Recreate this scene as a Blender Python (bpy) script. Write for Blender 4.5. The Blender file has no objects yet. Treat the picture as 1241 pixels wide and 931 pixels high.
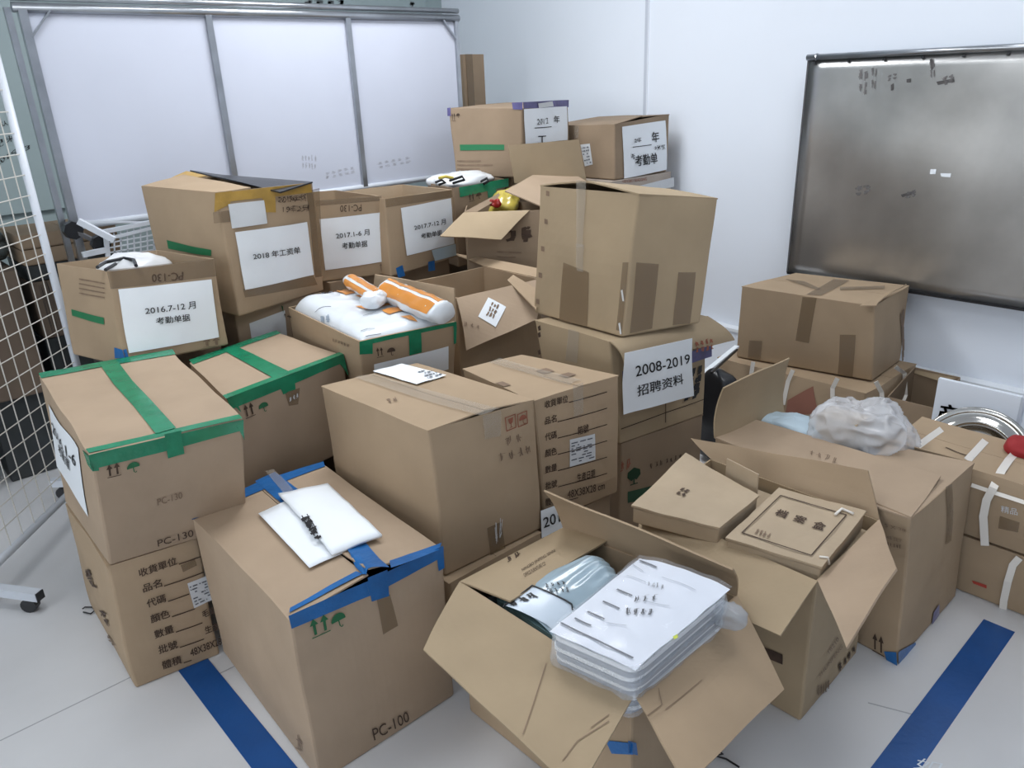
import bpy, bmesh, math, random
from mathutils import Vector, Matrix, noise
random.seed(7)
scene = bpy.context.scene
COL = scene.collection

# ------------------------------------------------------------------ camera
W, H = 1241.0, 931.0
FPX = 933.5
YAW, PITCH, ROLL, CAMZ = 0.84, math.radians(21.53), math.radians(-2.36), 1.6
_V = Vector((math.sin(YAW), math.cos(YAW), 0)); _U = Vector((-math.cos(YAW), math.sin(YAW), 0))
def _room(v):
    v = Vector(v); return Vector((v.dot(_V), v.dot(_U), v.z))
_r0 = Vector((1, 0, 0)); _u0 = Vector((0, math.sin(PITCH), math.cos(PITCH))); _f0 = Vector((0, math.cos(PITCH), -math.sin(PITCH)))
CR = _room(math.cos(ROLL) * _r0 + math.sin(ROLL) * _u0)
CU = _room(-math.sin(ROLL) * _r0 + math.cos(ROLL) * _u0)
CF = _room(_f0)
CAM = Vector((0, 0, CAMZ))
cam = bpy.data.cameras.new('camera'); camo = bpy.data.objects.new('camera', cam); COL.objects.link(camo)
cam.sensor_width = 36; cam.lens = FPX / W * 36; cam.clip_start = 0.05
M = Matrix((CR, CU, -CF)).transposed().to_4x4(); M.translation = CAM
camo.matrix_world = M
scene.camera = camo

# ------------------------------------------------------------------ light
scene.view_settings.view_transform = 'Standard'; scene.view_settings.look = 'None'
scene.view_settings.gamma = 1; scene.view_settings.exposure = 0.0; scene.view_settings.use_curve_mapping = False
wd = bpy.data.worlds.new('room_light'); scene.world = wd; wd.use_nodes = True
wd.node_tree.nodes['Background'].inputs[0].default_value = (0.90, 0.95, 1.0, 1)
wd.node_tree.nodes['Background'].inputs[1].default_value = 0.15
def area(name, loc, sx, sy, power, col, target=None):
    l = bpy.data.lights.new(name, 'AREA'); l.shape = 'RECTANGLE'; l.size = sx; l.size_y = sy; l.energy = power; l.color = col
    o = bpy.data.objects.new(name, l); COL.objects.link(o); o.location = loc
    if target is not None:
        d = Vector(target) - Vector(loc); o.rotation_euler = d.to_track_quat('-Z', 'Y').to_euler()
    return o
LAMPS = [((2.0, 2.75), 33), ((2.5, 0.7), 9), ((0.2, 2.2), 13), ((0.2, -0.6), 1.5), ((-2.4, 1.2), 12)]
for (lx, ly), pw_ in LAMPS: area('ceiling_lamp_light', (lx, ly, 2.84), 1.2, 0.6, pw_, (0.95, 0.97, 1.0))
area('left_fill_light', (-6.0, 1.0, 1.9), 6.0, 1.7, 130, (0.92, 0.96, 1.0), (0, 1.0, 1.9))  # unseen fill added far left to brighten the right wall and left-facing sides

# ------------------------------------------------------------------ pixel helpers (only place things at their own real depth)
def ray(px):
    return CF + CR * ((px[0] - W / 2) / FPX) - CU * ((px[1] - H / 2) / FPX)
def at(px, z=None, x=None, y=None):
    d = ray(px)
    if z is not None: t = (z - CAMZ) / d.z
    elif x is not None: t = x / d.x
    else: t = y / d.y
    return CAM + d * t
def at_plane(px, p, n):
    d = ray(px); n = Vector(n); return CAM + d * (n.dot(Vector(p) - CAM) / n.dot(d))
def at_r(px, a, b, L, far=False):
    """point on the sight line whose distance from the hinge line a-b is L"""
    a = Vector(a); ax = (Vector(b) - a).normalized(); d = ray(px)
    w = CAM - a; w = w - ax * w.dot(ax); e = d - ax * d.dot(ax)
    A = e.dot(e); B = 2 * e.dot(w); C = w.dot(w) - L * L; D = B * B - 4 * A * C
    if D < 0: t = -B / (2 * A)
    else: t = (-B + (math.sqrt(D) if far else -math.sqrt(D))) / (2 * A)
    return CAM + d * t
def to_px(P):
    v = Vector(P) - CAM; z = v.dot(CF)
    return (W / 2 + FPX * v.dot(CR) / z, H / 2 - FPX * v.dot(CU) / z)
def lerp(a, b, t): return a + (b - a) * t
def nz(p, f, seed=0.0):
    return noise.noise_vector(Vector(p) * f + Vector((seed * 3.17, seed * 1.31, seed * 7.7)))

# ------------------------------------------------------------------ materials
MATS = {}
def mat(name, col, rough=0.6, metal=0.0, var=0.0, vscale=4.0, bump=0.0, bscale=60.0, spec=0.5, alpha=1.0, trans=0.0, coat=0.0, flute=False, streak=None):
    if name in MATS: return MATS[name]
    m = bpy.data.materials.new(name); m.use_nodes = True; nt = m.node_tree; N = nt.nodes; L = nt.links
    b = N['Principled BSDF']; b.inputs['Roughness'].default_value = rough; b.inputs['Metallic'].default_value = metal
    b.inputs['Specular IOR Level'].default_value = spec; b.inputs['Alpha'].default_value = alpha
    b.inputs['Transmission Weight'].default_value = trans; b.inputs['Coat Weight'].default_value = coat
    tc = N.new('ShaderNodeTexCoord')
    n1 = N.new('ShaderNodeTexNoise'); n1.inputs['Scale'].default_value = vscale; n1.inputs['Detail'].default_value = 5
    if streak:
        mp = N.new('ShaderNodeMapping'); mp.inputs['Scale'].default_value = streak
        L.new(tc.outputs['Object'], mp.inputs['Vector']); L.new(mp.outputs[0], n1.inputs['Vector'])
    else: L.new(tc.outputs['Object'], n1.inputs['Vector'])
    cr = N.new('ShaderNodeValToRGB')
    lo = tuple(max(0, c * (1 - var)) for c in col); hi = tuple(min(1, c * (1 + var)) for c in col)
    cr.color_ramp.elements[0].position = 0.3; cr.color_ramp.elements[1].position = 0.7
    cr.color_ramp.elements[0].color = (*lo, 1); cr.color_ramp.elements[1].color = (*hi, 1)
    L.new(n1.outputs['Fac'], cr.inputs[0]); L.new(cr.outputs[0], b.inputs['Base Color'])
    if bump > 0:
        n2 = N.new('ShaderNodeTexNoise'); n2.inputs['Scale'].default_value = bscale; n2.inputs['Detail'].default_value = 4
        L.new(tc.outputs['Object'], n2.inputs['Vector'])
        bp = N.new('ShaderNodeBump'); bp.inputs['Strength'].default_value = bump; bp.inputs['Distance'].default_value = 0.004
        L.new(n2.outputs['Fac'], bp.inputs['Height']); L.new(bp.outputs[0], b.inputs['Normal'])
        if flute:
            wv = N.new('ShaderNodeTexWave'); wv.bands_direction = 'DIAGONAL'; wv.inputs['Scale'].default_value = 38; wv.inputs['Distortion'].default_value = 0.6
            mp2 = N.new('ShaderNodeMapping'); mp2.inputs['Scale'].default_value = (1, 1, 0.0)
            L.new(tc.outputs['Object'], mp2.inputs[0]); L.new(mp2.outputs[0], wv.inputs['Vector'])
            bp2 = N.new('ShaderNodeBump'); bp2.inputs['Strength'].default_value = 0.05; bp2.inputs['Distance'].default_value = 0.001
            L.new(wv.outputs['Fac'], bp2.inputs['Height']); L.new(bp.outputs[0], bp2.inputs['Normal']); L.new(bp2.outputs[0], b.inputs['Normal'])
    MATS[name] = m
    return m
def plastic(name, col, opacity=0.4, rough=0.15, bump=0.6, bscale=25):
    if name in MATS: return MATS[name]
    m = mat(name, col, rough=rough, bump=bump, bscale=bscale)
    nt = m.node_tree; N = nt.nodes; L = nt.links
    tr = N.new('ShaderNodeBsdfTransparent'); mx = N.new('ShaderNodeMixShader'); mx.inputs[0].default_value = opacity
    out = N['Material Output']; L.new(tr.outputs[0], mx.inputs[1]); L.new(N['Principled BSDF'].outputs[0], mx.inputs[2]); L.new(mx.outputs[0], out.inputs[0])
    return m
CB = mat('cardboard_tan', (0.375, 0.277, 0.182), 0.72, var=0.07, vscale=5, bump=0.25, bscale=22, spec=0.25, flute=True)
CB2 = mat('cardboard_yellowish', (0.370, 0.283, 0.182), 0.72, var=0.07, vscale=5, bump=0.25, bscale=22, spec=0.25, flute=True)
CB3 = mat('cardboard_pinkish', (0.390, 0.292, 0.205), 0.72, var=0.07, vscale=5, bump=0.25, bscale=22, spec=0.25, flute=True)
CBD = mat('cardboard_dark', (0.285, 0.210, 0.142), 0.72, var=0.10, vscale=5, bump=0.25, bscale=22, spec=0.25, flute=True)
CBI = mat('cardboard_inner', (0.37, 0.265, 0.175), 0.78, var=0.08, vscale=7, bump=0.3, bscale=30, spec=0.2)
KRAFT = mat('kraft_board', (0.42, 0.33, 0.23), 0.65, var=0.06, vscale=8, bump=0.35, bscale=30, spec=0.3)
PAPER = mat('white_paper', (0.82, 0.86, 0.90), 0.55, var=0.02, bump=0.5, bscale=14)
PAPER2 = mat('grey_white_label', (0.60, 0.62, 0.64), 0.5, var=0.05, bump=0.2)
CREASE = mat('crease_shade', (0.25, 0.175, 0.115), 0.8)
LPR = mat('label_print_grey', (.10, .11, .13), .6)
INK = mat('black_ink', (0.012, 0.012, 0.014), 0.6)
PRINT = mat('box_print', (0.060, 0.035, 0.022), 0.8, var=0.3, vscale=40)
PRINTL = mat('faded_box_print', (0.20, 0.135, 0.09), 0.8, var=0.2, vscale=40)
PRINTR = mat('red_print', (0.26, 0.085, 0.05), 0.8, var=0.2, vscale=40)
PRINTG = mat('green_print', (0.012, 0.12, 0.045), 0.7, var=0.15, vscale=20)
GT = mat('green_tape', (0.014, 0.21, 0.105), 0.25, var=0.18, vscale=18, bump=0.5, bscale=45)
BT = mat('blue_tape', (0.010, 0.115, 0.34), 0.3, var=0.15, vscale=15, bump=0.5, bscale=45)
PT = mat('purple_tape', (0.10, 0.09, 0.23), 0.3, var=0.25, vscale=15, bump=0.5, bscale=45)
YT = mat('yellow_tape', (0.38, 0.23, 0.045), 0.3, var=0.2, vscale=15, bump=0.5, bscale=45)

CLT = plastic('clear_tape', (0.50, 0.45, 0.38), opacity=0.3, rough=0.18, bump=0.8, bscale=40)
CT = plastic('brown_tape', (0.235, 0.165, 0.10), opacity=0.62, rough=0.2, bump=0.6, bscale=35)
BLK = mat('black_plastic', (0.012, 0.013, 0.016), 0.35, bump=0.2)
WHM = mat('white_painted_metal', (0.62, 0.66, 0.72), 0.35, var=0.03)
WIRE = mat('cream_wire', (0.62, 0.60, 0.55), 0.4)
ALU = mat('aluminium', (0.42, 0.44, 0.47), 0.28, metal=0.9, var=0.12, vscale=10)
WB = mat('whiteboard_panel', (0.55, 0.58, 0.67), 0.22, var=0.03, vscale=2)
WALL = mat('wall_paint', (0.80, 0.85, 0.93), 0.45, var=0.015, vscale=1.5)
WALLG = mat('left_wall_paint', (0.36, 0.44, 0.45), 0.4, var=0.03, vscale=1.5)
WHITE = mat('white_strap', (0.76, 0.72, 0.66), 0.4)

# ------------------------------------------------------------------ object helpers
LAST = {}
def link_mesh(name, verts, faces, m, parent=None, origin=None, smooth=False):
    host = {'sign_text': 'year_sign', 'label_print': 'shipping_label', 'orange_stripe': 'sack_body'}.get(name)
    if host and parent is not None and (parent.name, host) in LAST: parent = LAST[(parent.name, host)]
    o = _link_mesh(name, verts, faces, m, parent, origin, smooth)
    if parent is not None: LAST[(parent.name, name)] = o
    return o
def _link_mesh(name, verts, faces, m, parent=None, origin=None, smooth=False):
    me = bpy.data.meshes.new(name)
    o = bpy.data.objects.new(name, me)
    org = Vector(parent['_o']) if parent is not None else (Vector(origin) if origin is not None else Vector((0, 0, 0)))
    me.from_pydata([tuple(Vector(v) - org) for v in verts], [], faces); me.update()
    if isinstance(m, (list, tuple)):
        for q in m: me.materials.append(q)
    else: me.materials.append(m)
    COL.objects.link(o)
    if parent is not None:
        o.parent = parent; o['_o'] = tuple(org)
        if parent.type != 'EMPTY': pass
    else:
        o.location = org; o['_o'] = tuple(org)
    if smooth:
        for p in me.polygons: p.use_smooth = True
    return o
def thing(name, label, cat, loc, group=None):
    o = bpy.data.objects.new(name, None); COL.objects.link(o); o.location = loc; o['_o'] = tuple(loc)
    o.empty_display_size = 0.05
    o['label'] = label; o['category'] = cat
    if group: o['group'] = group
    return o
def tag(o, label, cat, group=None):
    o['label'] = label; o['category'] = cat
    if group: o['group'] = group
    return o
def struct(o): o['kind'] = 'structure'; return o
def solid(o, th, off=-1.0, bevel=0.0, smooth=True):
    if bevel > 0:
        b = o.modifiers.new('bevel', 'BEVEL'); b.width = bevel; b.segments = 2; b.limit_method = 'ANGLE'; b.angle_limit = math.radians(50)
    if th > 0:
        s = o.modifiers.new('solid', 'SOLIDIFY'); s.thickness = th; s.offset = off
    return o
def boxmesh(lo, hi):
    x0, y0, z0 = lo; x1, y1, z1 = hi
    v = [(x0, y0, z0), (x1, y0, z0), (x1, y1, z0), (x0, y1, z0), (x0, y0, z1), (x1, y0, z1), (x1, y1, z1), (x0, y1, z1)]
    f = [(0, 3, 2, 1), (4, 5, 6, 7), (0, 1, 5, 4), (1, 2, 6, 5), (2, 3, 7, 6), (3, 0, 4, 7)]
    return v, f
def bar(a, b, w, h=None, up=(0, 0, 1)):
    a = Vector(a); b = Vector(b); h = h or w; d = (b - a).normalized(); up = Vector(up)
    if abs(d.dot(up)) > .95: up = Vector((0, 1, 0))
    s = d.cross(up).normalized() * w / 2; t = s.cross(d).normalized() * h / 2
    v = [a - s - t, a + s - t, a + s + t, a - s + t, b - s - t, b + s - t, b + s + t, b - s + t]
    f = [(0, 1, 2, 3), (7, 6, 5, 4), (0, 4, 5, 1), (1, 5, 6, 2), (2, 6, 7, 3), (3, 7, 4, 0)]
    return v, f
def tube(pts, r, n=8, closed=False):
    pts = [Vector(p) for p in pts]; vs = []; fs = []; k = len(pts); prev = None
    for i, p in enumerate(pts):
        d = (pts[min(i + 1, k - 1)] - pts[max(i - 1, 0)]).normalized()
        if closed: d = (pts[(i + 1) % k] - pts[i - 1]).normalized()
        ref = prev if prev is not None else (Vector((0, 0, 1)) if abs(d.z) < .9 else Vector((1, 0, 0)))
        s = (ref - d * ref.dot(d)).normalized(); prev = s; t = d.cross(s)
        for j in range(n):
            a = 2 * math.pi * j / n; vs.append(p + (s * math.cos(a) + t * math.sin(a)) * r)
    for i in range(k if closed else k - 1):
        for j in range(n):
            a = i * n + j; b = i * n + (j + 1) % n; i2 = ((i + 1) % k) * n
            fs.append((a, b, i2 + (j + 1) % n, i2 + j))
    if not closed:
        fs.append(tuple(range(n))[::-1]); fs.append(tuple((k - 1) * n + j for j in range(n)))
    return vs, fs
def join(parts):
    V = []; F = []
    for v, f in parts:
        b = len(V); V += list(v); F += [tuple(i + b for i in q) for q in f]
    return V, F

class Surf:
    """a parametric sheet: s across, t up as seen from its outer side"""
    def __init__(self, fn, n=8): self.fn = fn; self.n = n; self.sg = 1
    def pt(self, s, t): return self.fn(s, t)
    def nrm(self, s, t):
        e = 0.01
        return (self.fn(s + e, t) - self.fn(s - e, t)).cross(self.fn(s, t + e) - self.fn(s, t - e)).normalized() * self.sg
    def inv(self, px):
        s = t = 0.5
        for _ in range(14):
            p = to_px(self.fn(s, t)); e = 0.004
            ps = to_px(self.fn(s + e, t)); pt_ = to_px(self.fn(s, t + e))
            a, b, c, d = (ps[0] - p[0]) / e, (pt_[0] - p[0]) / e, (ps[1] - p[1]) / e, (pt_[1] - p[1]) / e
            det = a * d - b * c
            if abs(det) < 1e-6: break
            ex, ey = px[0] - p[0], px[1] - p[1]
            ds = (d * ex - b * ey) / det; dt = (-c * ex + a * ey) / det
            m = max(abs(ds), abs(dt)); k = min(1, .5 / m) if m > 0 else 1
            s += ds * k; t += dt * k
        return (s, t)
    def grid(self, n=None, m=None, s0=0, s1=1, t0=0, t1=1):
        n = n or self.n; m = m or self.n
        V = [self.fn(lerp(s0, s1, i / n), lerp(t0, t1, j / m)) for j in range(m + 1) for i in range(n + 1)]
        F = [(j * (n + 1) + i, j * (n + 1) + i + 1, (j + 1) * (n + 1) + i + 1, (j + 1) * (n + 1) + i) for j in range(m) for i in range(n)]
        return V, F

def quad_on(S, q, mode='px'):
    if mode == 'px': q = [S.inv(c) for c in q]
    (a, b, c, d) = q   # tl tr br bl
    def f(u, v):       # v: 0 bottom 1 top
        top = (lerp(a[0], b[0], u), lerp(a[1], b[1], u)); bot = (lerp(d[0], c[0], u), lerp(d[1], c[1], u))
        return (lerp(bot[0], top[0], v), lerp(bot[1], top[1], v))
    return f
def patch_vf(S, q, off=0.0015, amp=0.0, n=8, m=6, mode='px', ragged=0.0):
    f = quad_on(S, q, mode); V = []
    for j in range(m + 1):
        for i in range(n + 1):
            u, v = i / n, j / m
            if ragged and (i in (0, n)): u += ragged * (random.random() - .5)
            s, t = f(u, v); p = S.pt(s, t); nn = S.nrm(s, t)
            k = noise.noise(p * 23.0) * amp + abs(noise.noise(p * 9.0 + Vector((5, 1, 2)))) * amp
            V.append(p + nn * (off + k))
    F = [(j * (n + 1) + i, j * (n + 1) + i + 1, (j + 1) * (n + 1) + i + 1, (j + 1) * (n + 1) + i) for j in range(m) for i in range(n)]
    return V, F
def patch(parent, name, S, q, m, off=0.0015, amp=0.0, n=8, mm=6, mode='px', label=None):
    o = link_mesh(name, *patch_vf(S, q, off, amp, n, mm, mode), m, parent, smooth=True)
    if label: o['label'] = label
    return o
def tape(parent, segs, m, name='tape', off=0.0018, amp=0.0012, mode='px', label=None):
    for k, (S, q) in enumerate(segs):
        o = link_mesh(name, *patch_vf(S, q, off + 0.0003 * k, amp, 12, 3, mode), m, parent, smooth=True)
        if label: o['label'] = label
    return o

_tx = {}
def text_mesh(s, bold=0.0, shear=0.0, space=1.0, align='LEFT'):
    k = (s, bold, shear, space, align)
    if k in _tx: return _tx[k]
    c = bpy.data.curves.new('t', 'FONT'); c.body = s; c.size = 1; c.shear = shear; c.space_line = space
    c.align_x = align; c.resolution_u = 3; c.fill_mode = 'FRONT'
    o = bpy.data.objects.new('t', c); COL.objects.link(o)
    dg = bpy.context.evaluated_depsgraph_get()
    me = bpy.data.meshes.new_from_object(o.evaluated_get(dg))
    v = [tuple(p.co) for p in me.vertices]; f = [tuple(p.vertices) for p in me.polygons]
    bpy.data.objects.remove(o); bpy.data.curves.remove(c); bpy.data.meshes.remove(me)
    if v:
        x0 = min(p[0] for p in v); x1 = max(p[0] for p in v); y0 = min(p[1] for p in v); y1 = max(p[1] for p in v)
        v = [((p[0] - x0) / max(x1 - x0, 1e-6), (p[1] - y0) / max(y1 - y0, 1e-6)) for p in v]
    if bold and v:
        nn = max(1, len(s.split('\n')[0])); dx = bold * 1.6 / nn; b = len(v); v0, f0 = list(v), list(f)
        for ox, oy in ((dx, 0), (0, bold * 1.2), (dx, bold * 1.2)):
            b = len(v); v += [(p[0] + ox, p[1] + oy) for p in v0]; f += [tuple(i + b for i in q) for q in f0]
    _tx[k] = (v, f); return _tx[k]
def map2d(S, q, shape, off, mode='px', wob=0.0):
    f = quad_on(S, q, mode); V = []
    for (u, v) in shape[0]:
        if wob:
            u += wob * noise.noise(Vector((u * 4, v * 4, 1.3))); v += wob * noise.noise(Vector((u * 4, v * 4, 8.3)))
        s, t = f(u, v); V.append(S.pt(s, t) + S.nrm(s, t) * off)
    return V, shape[1]
def text(parent, S, items, m=None, off=0.0032, name='printed_text', bold=0.0, mode='px', wob=0.0, label=None, shear=0.0):
    """items: list of (string, quad [tl,tr,br,bl])"""
    for s, q in items:
        o = link_mesh(name, *map2d(S, q, text_mesh(s, bold, shear), off, mode, wob), m or INK, parent)
        if label: o['label'] = label
    return o
def row(bl, adv, up, n):
    """pixel quad for n glyphs: bottom-left, advance per glyph, up vector"""
    br = (bl[0] + adv[0] * n, bl[1] + adv[1] * n)
    return [(bl[0] + up[0], bl[1] + up[1]), (br[0] + up[0], br[1] + up[1]), br, bl]
def rect2(x0, y0, x1, y1): return [(x0, y0), (x1, y0), (x1, y1), (x0, y1)]
def shapes(polys):
    V = []; F = []
    for p in polys:
        b = len(V); V += p; F.append(tuple(range(b, b + len(p))))
    return V, F
def stroke2(pts, w):
    V = []; F = []
    for k in range(len(pts) - 1):
        a = Vector((*pts[k], 0)); c = Vector((*pts[k + 1], 0)); d = (c - a)
        if d.length < 1e-6: continue
        n = Vector((-d.y, d.x, 0)).normalized() * w / 2; b = len(V)
        V += [tuple((a + n)[:2]), tuple((a - n)[:2]), tuple((c - n)[:2]), tuple((c + n)[:2])]; F.append((b, b + 1, b + 2, b + 3))
    return V, F
def arrows_shape():
    P = [rect2(0, 0, 1, .05)]
    for x in (.22, .75):
        P.append(rect2(x - .07, .14, x + .07, .72)); P.append([(x - .22, .66), (x + .22, .66), (x, 1)])
    return shapes(P)
def umbrella_shape():
    arc = [(0.5 + .5 * math.cos(a), .45 + .5 * math.sin(a)) for a in [math.pi * k / 10 for k in range(11)]]
    P = [arc, rect2(.46, .1, .54, .5)]
    V, F = shapes(P)
    return join([(V, F), stroke2([(.5, .12), (.56, .02), (.66, .0), (.72, .1)], .06)])
def marks(parent, S, q_arrow, q_umb, m1=None, m2=None, name='handling_mark'):
    parts = [map2d(S, q_arrow, arrows_shape(), 0.003)]
    a = link_mesh(name, *join(parts), m1 or PRINT, parent)
    if q_umb:
        link_mesh(name, *map2d(S, q_umb, umbrella_shape(), 0.003), m2 or m1 or PRINT, parent)
def scribble(parent, S, q, seed, cols=3, rows=1, w=0.05, m=None, name='handwriting', off=0.0034, mode='px', dens=5):
    rnd = random.Random(seed); parts = []
    for r in range(rows):
        for c in range(cols):
            x0 = c / cols; y0 = r / rows; cw = .8 / cols; ch = .8 / rows
            for k in range(dens):
                x = x0 + rnd.random() * cw * .5; y = y0 + rnd.random() * ch
                if k % 2: pts = [(x, y), (x + cw * .35, y + ch * .06), (x + cw * .6, y + ch * .1 * rnd.random())]
                else: pts = [(x + cw * .3, y0 + ch * rnd.uniform(.7, 1)), (x + cw * .28, y0 + ch * .5), (x + cw * rnd.uniform(0, .5), y0 + ch * rnd.uniform(0, .3))]
                parts.append(stroke2(pts, w / cols))
    return link_mesh(name, *map2d(S, q, join(parts), off, mode), m or INK, parent)
def label_lines(parent, S, q, rows, seed, m=None, off=.003, mode='px'):
    rnd = random.Random(seed); P = []
    for k in range(rows):
        y = (k + .25) / rows; x = 0
        while x < .95:
            w = rnd.uniform(.05, .3)
            if rnd.random() < .75: P.append(rect2(x, y, min(1, x + w), y + .38 / rows))
            x += w + rnd.uniform(.03, .12)
    o = link_mesh('label_print', *map2d(S, q, shapes(P), off, mode), m or LPR, parent); return o
def lines(parent, S, segs, wpx=1.0, m=None, name='printed_line', off=0.0028):
    """straight printed rules given by pixel end points"""
    parts = []
    for a, b in segs:
        a2 = S.inv(a); b2 = S.inv(b); A = S.pt(*a2); B = S.pt(*b2); n = S.nrm(*a2)
        d = (B - A).normalized(); w = n.cross(d) * wpx * (A - CAM).length / FPX / 2
        k = 4; V = []
        for i in range(k + 1):
            s, t = lerp(a2[0], b2[0], i / k), lerp(a2[1], b2[1], i / k); p = S.pt(s, t) + S.nrm(s, t) * off
            V += [p - w, p + w]
        parts.append((V, [(2 * i, 2 * i + 2, 2 * i + 3, 2 * i + 1) for i in range(k)]))
    return link_mesh(name, *join(parts), m or PRINT, parent)

# ------------------------------------------------------------------ cartons
def V3(q): return Vector(q)
class Carton:
    def __init__(self, label, z0, z1, T, B=None, closed=True, m=None, bulge=0.006, wob=0.006, lift=(0, 0), name='cardboard_box', cat='box', group=None, n=12, topm=None, inner=False, T3d=None, B3d=None, lower=None, sag=0.0):
        m = m or CB; self.m = m
        if T3d: t0, t1, t3 = [Vector(T3d[k]) for k in ('T0', 'T1', 'T3')]; t2 = Vector(T3d['T2']) if 'T2' in T3d else t1 + t3 - t0
        else:
            t0, t3 = at(T['T0'], z=z1), at(T['T3'], z=z1)
            t1 = at(T['T1'], z=z1) if isinstance(T['T1'], tuple) else t0 + T['T1']
            t2 = at(T['T2'], z=z1) if 'T2' in T else t1 + t3 - t0
        if B3d: b0, b1, b3 = [Vector(B3d[k]) for k in ('B0', 'B1', 'B3')]; b2 = b1 + b3 - b0
        else:
            B = B or {}
            off = (at(B['B0'], z=z0) - t0) if 'B0' in B else (Vector((0, 0, z0)) - Vector((0, 0, t0.z)))
            off.z = 0
            def bt(k, t):
                if k in B: return at(B[k], z=z0)
                p = t + off; p.z = z0; return p
            b0, b1, b3, b2 = bt('B0', t0), bt('B1', t1), bt('B3', t3), bt('B2', t2)
        self.c = {'t': (t0, t1, t2, t3), 'b': (b0, b1, b2, b3)}
        self.wob = wob; self.bulge = bulge; self.seed = random.random() * 10
        base = (b0 + b1 + b2 + b3) / 4; base.z = z0
        self.o = thing(name, label, cat, base, group)
        f = self.tri
        self.front = Surf(lambda s, t: f(s, 0, t)); self.left = Surf(lambda s, t: f(0, 1 - s, t))
        self.right = Surf(lambda s, t: f(1, s, t)); self.back = Surf(lambda s, t: f(1 - s, 1, t))
        self.bottom = Surf(lambda s, t: f(s, 1 - t, 0))
        self.lift = lift
        def top(s, t, self=self):
            p = f(s, t, 1); l, r = self.lift
            k = (s / .5) * l if s <= .5 else ((1 - s) / .5) * r
            return p + Vector((0, 0, k * max(0, 1 - t) ** 3 - sag * 4 * s * (1 - s) * 4 * t * (1 - t)))
        self.top = Surf(top)
        V, F = join([S.grid(n, n) for S in (self.front, self.left, self.right, self.back, self.bottom)])
        bm = bmesh.new(); org = Vector(self.o['_o'])
        vs = [bm.verts.new(v - org) for v in V]
        for q in F: bm.faces.new([vs[i] for i in q])
        bmesh.ops.remove_doubles(bm, verts=bm.verts, dist=0.0004)
        me = bpy.data.meshes.new('body'); bm.to_mesh(me); bm.free(); me.materials.append(m)
        for p in me.polygons: p.use_smooth = True
        body = bpy.data.objects.new('body', me); COL.objects.link(body); body.parent = self.o; body['_o'] = tuple(org)
        solid(body, 0.005, -1, 0.007)
        for p in me.polygons: p.use_smooth = False
        self.body = body
        if closed:
            for (a, b) in ((0.0, 0.497), (0.503, 1.0)):
                fl = link_mesh('top_flap', *self.top.grid(8, n, a, b, 0, 1), topm or m, self.o)
                solid(fl, 0.004, -1)
    def tri(self, a, b, c):
        """a: along the front (0 left corner..1), b: towards the back, c: height"""
        T = self.c['t']; B = self.c['b']
        def pl(Q): return lerp(lerp(Q[0], Q[3], a), lerp(Q[1], Q[2], a), b)
        p = lerp(pl(B), pl(T), c)
        w = nz(p, 4.5, self.seed) * self.wob; w.z *= .4
        if c <= 0: w.z = 0
        k = self.bulge * 16
        cc = max(0, c * (1 - c)) * 4
        o = Vector((0, 0, 0))
        fx = 4 * a * (1 - a); fy = 4 * b * (1 - b)
        o.y += -self.bulge * max(0, fx) * cc * (1 - b) + self.bulge * max(0, fx) * cc * b
        o.x += -self.bulge * max(0, fy) * cc * (1 - a) + self.bulge * max(0, fy) * cc * a
        return p + w * min(1, c * 6 + .2) + o
def panel(parent, name, p00, p10, p11, p01, m=None, th=0.005, bend=0.0, wob=0.004, n=8, label=None, curl=0.0, crease=None):
    """flap: p00-p10 is the hinge, p01-p11 the free edge. returns its Surf"""
    p00, p10, p11, p01 = map(Vector, (p00, p10, p11, p01)); sd = random.random() * 9
    nr = (p10 - p00).cross(p01 - p00).normalized()
    def f(s, t):
        p = lerp(lerp(p00, p10, s), lerp(p01, p11, s), t)
        return p + nr * (bend * 4 * t * (1 - t) + curl * t * t * (2 * s - 1)) + nz(p, 6, sd) * wob * min(1, max(0, t) * 2)
    S = Surf(f, n)
    o = link_mesh(name, *S.grid(n + 4, n + 4), m or CB, parent); solid(o, th, 0)
    if label: o['label'] = label
    S.o = o
    if S.nrm(.5, .5).dot(CAM - S.pt(.5, .5)) < 0: S.sg = -1
    return S

# ================================================================== THE ROOM
XW, YW, CH = 3.7, 4.7, 2.9
v, f = boxmesh((-6.2, -2.5, -0.05), (XW + .1, YW + .1, 0)); fl = struct(link_mesh('floor', v, f, mat('floor_vinyl', (0.64, 0.645, 0.66), 0.32, var=0.05, vscale=2.5, bump=0.05)))
v, f = boxmesh((XW, -2.5, 0), (XW + .1, YW + .1, CH)); struct(link_mesh('wall_right', v, f, WALL))
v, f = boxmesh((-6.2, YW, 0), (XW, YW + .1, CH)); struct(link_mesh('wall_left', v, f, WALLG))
v, f = boxmesh((-6.2, -2.6, 0), (XW + .1, -2.5, CH)); struct(link_mesh('wall_near', v, f, WALL))
v, f = boxmesh((-6.2, -2.6, CH), (XW + .1, YW + .1, CH + .05)); struct(link_mesh('ceiling', v, f, mat('ceiling_paint', (0.75, 0.77, 0.8), 0.6)))
lampm = mat('lamp_panel', (1, 1, 1)); lampm.node_tree.nodes['Principled BSDF'].inputs['Emission Color'].default_value = (0.93, 0.97, 1, 1); lampm.node_tree.nodes['Principled BSDF'].inputs['Emission Strength'].default_value = 3
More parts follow.
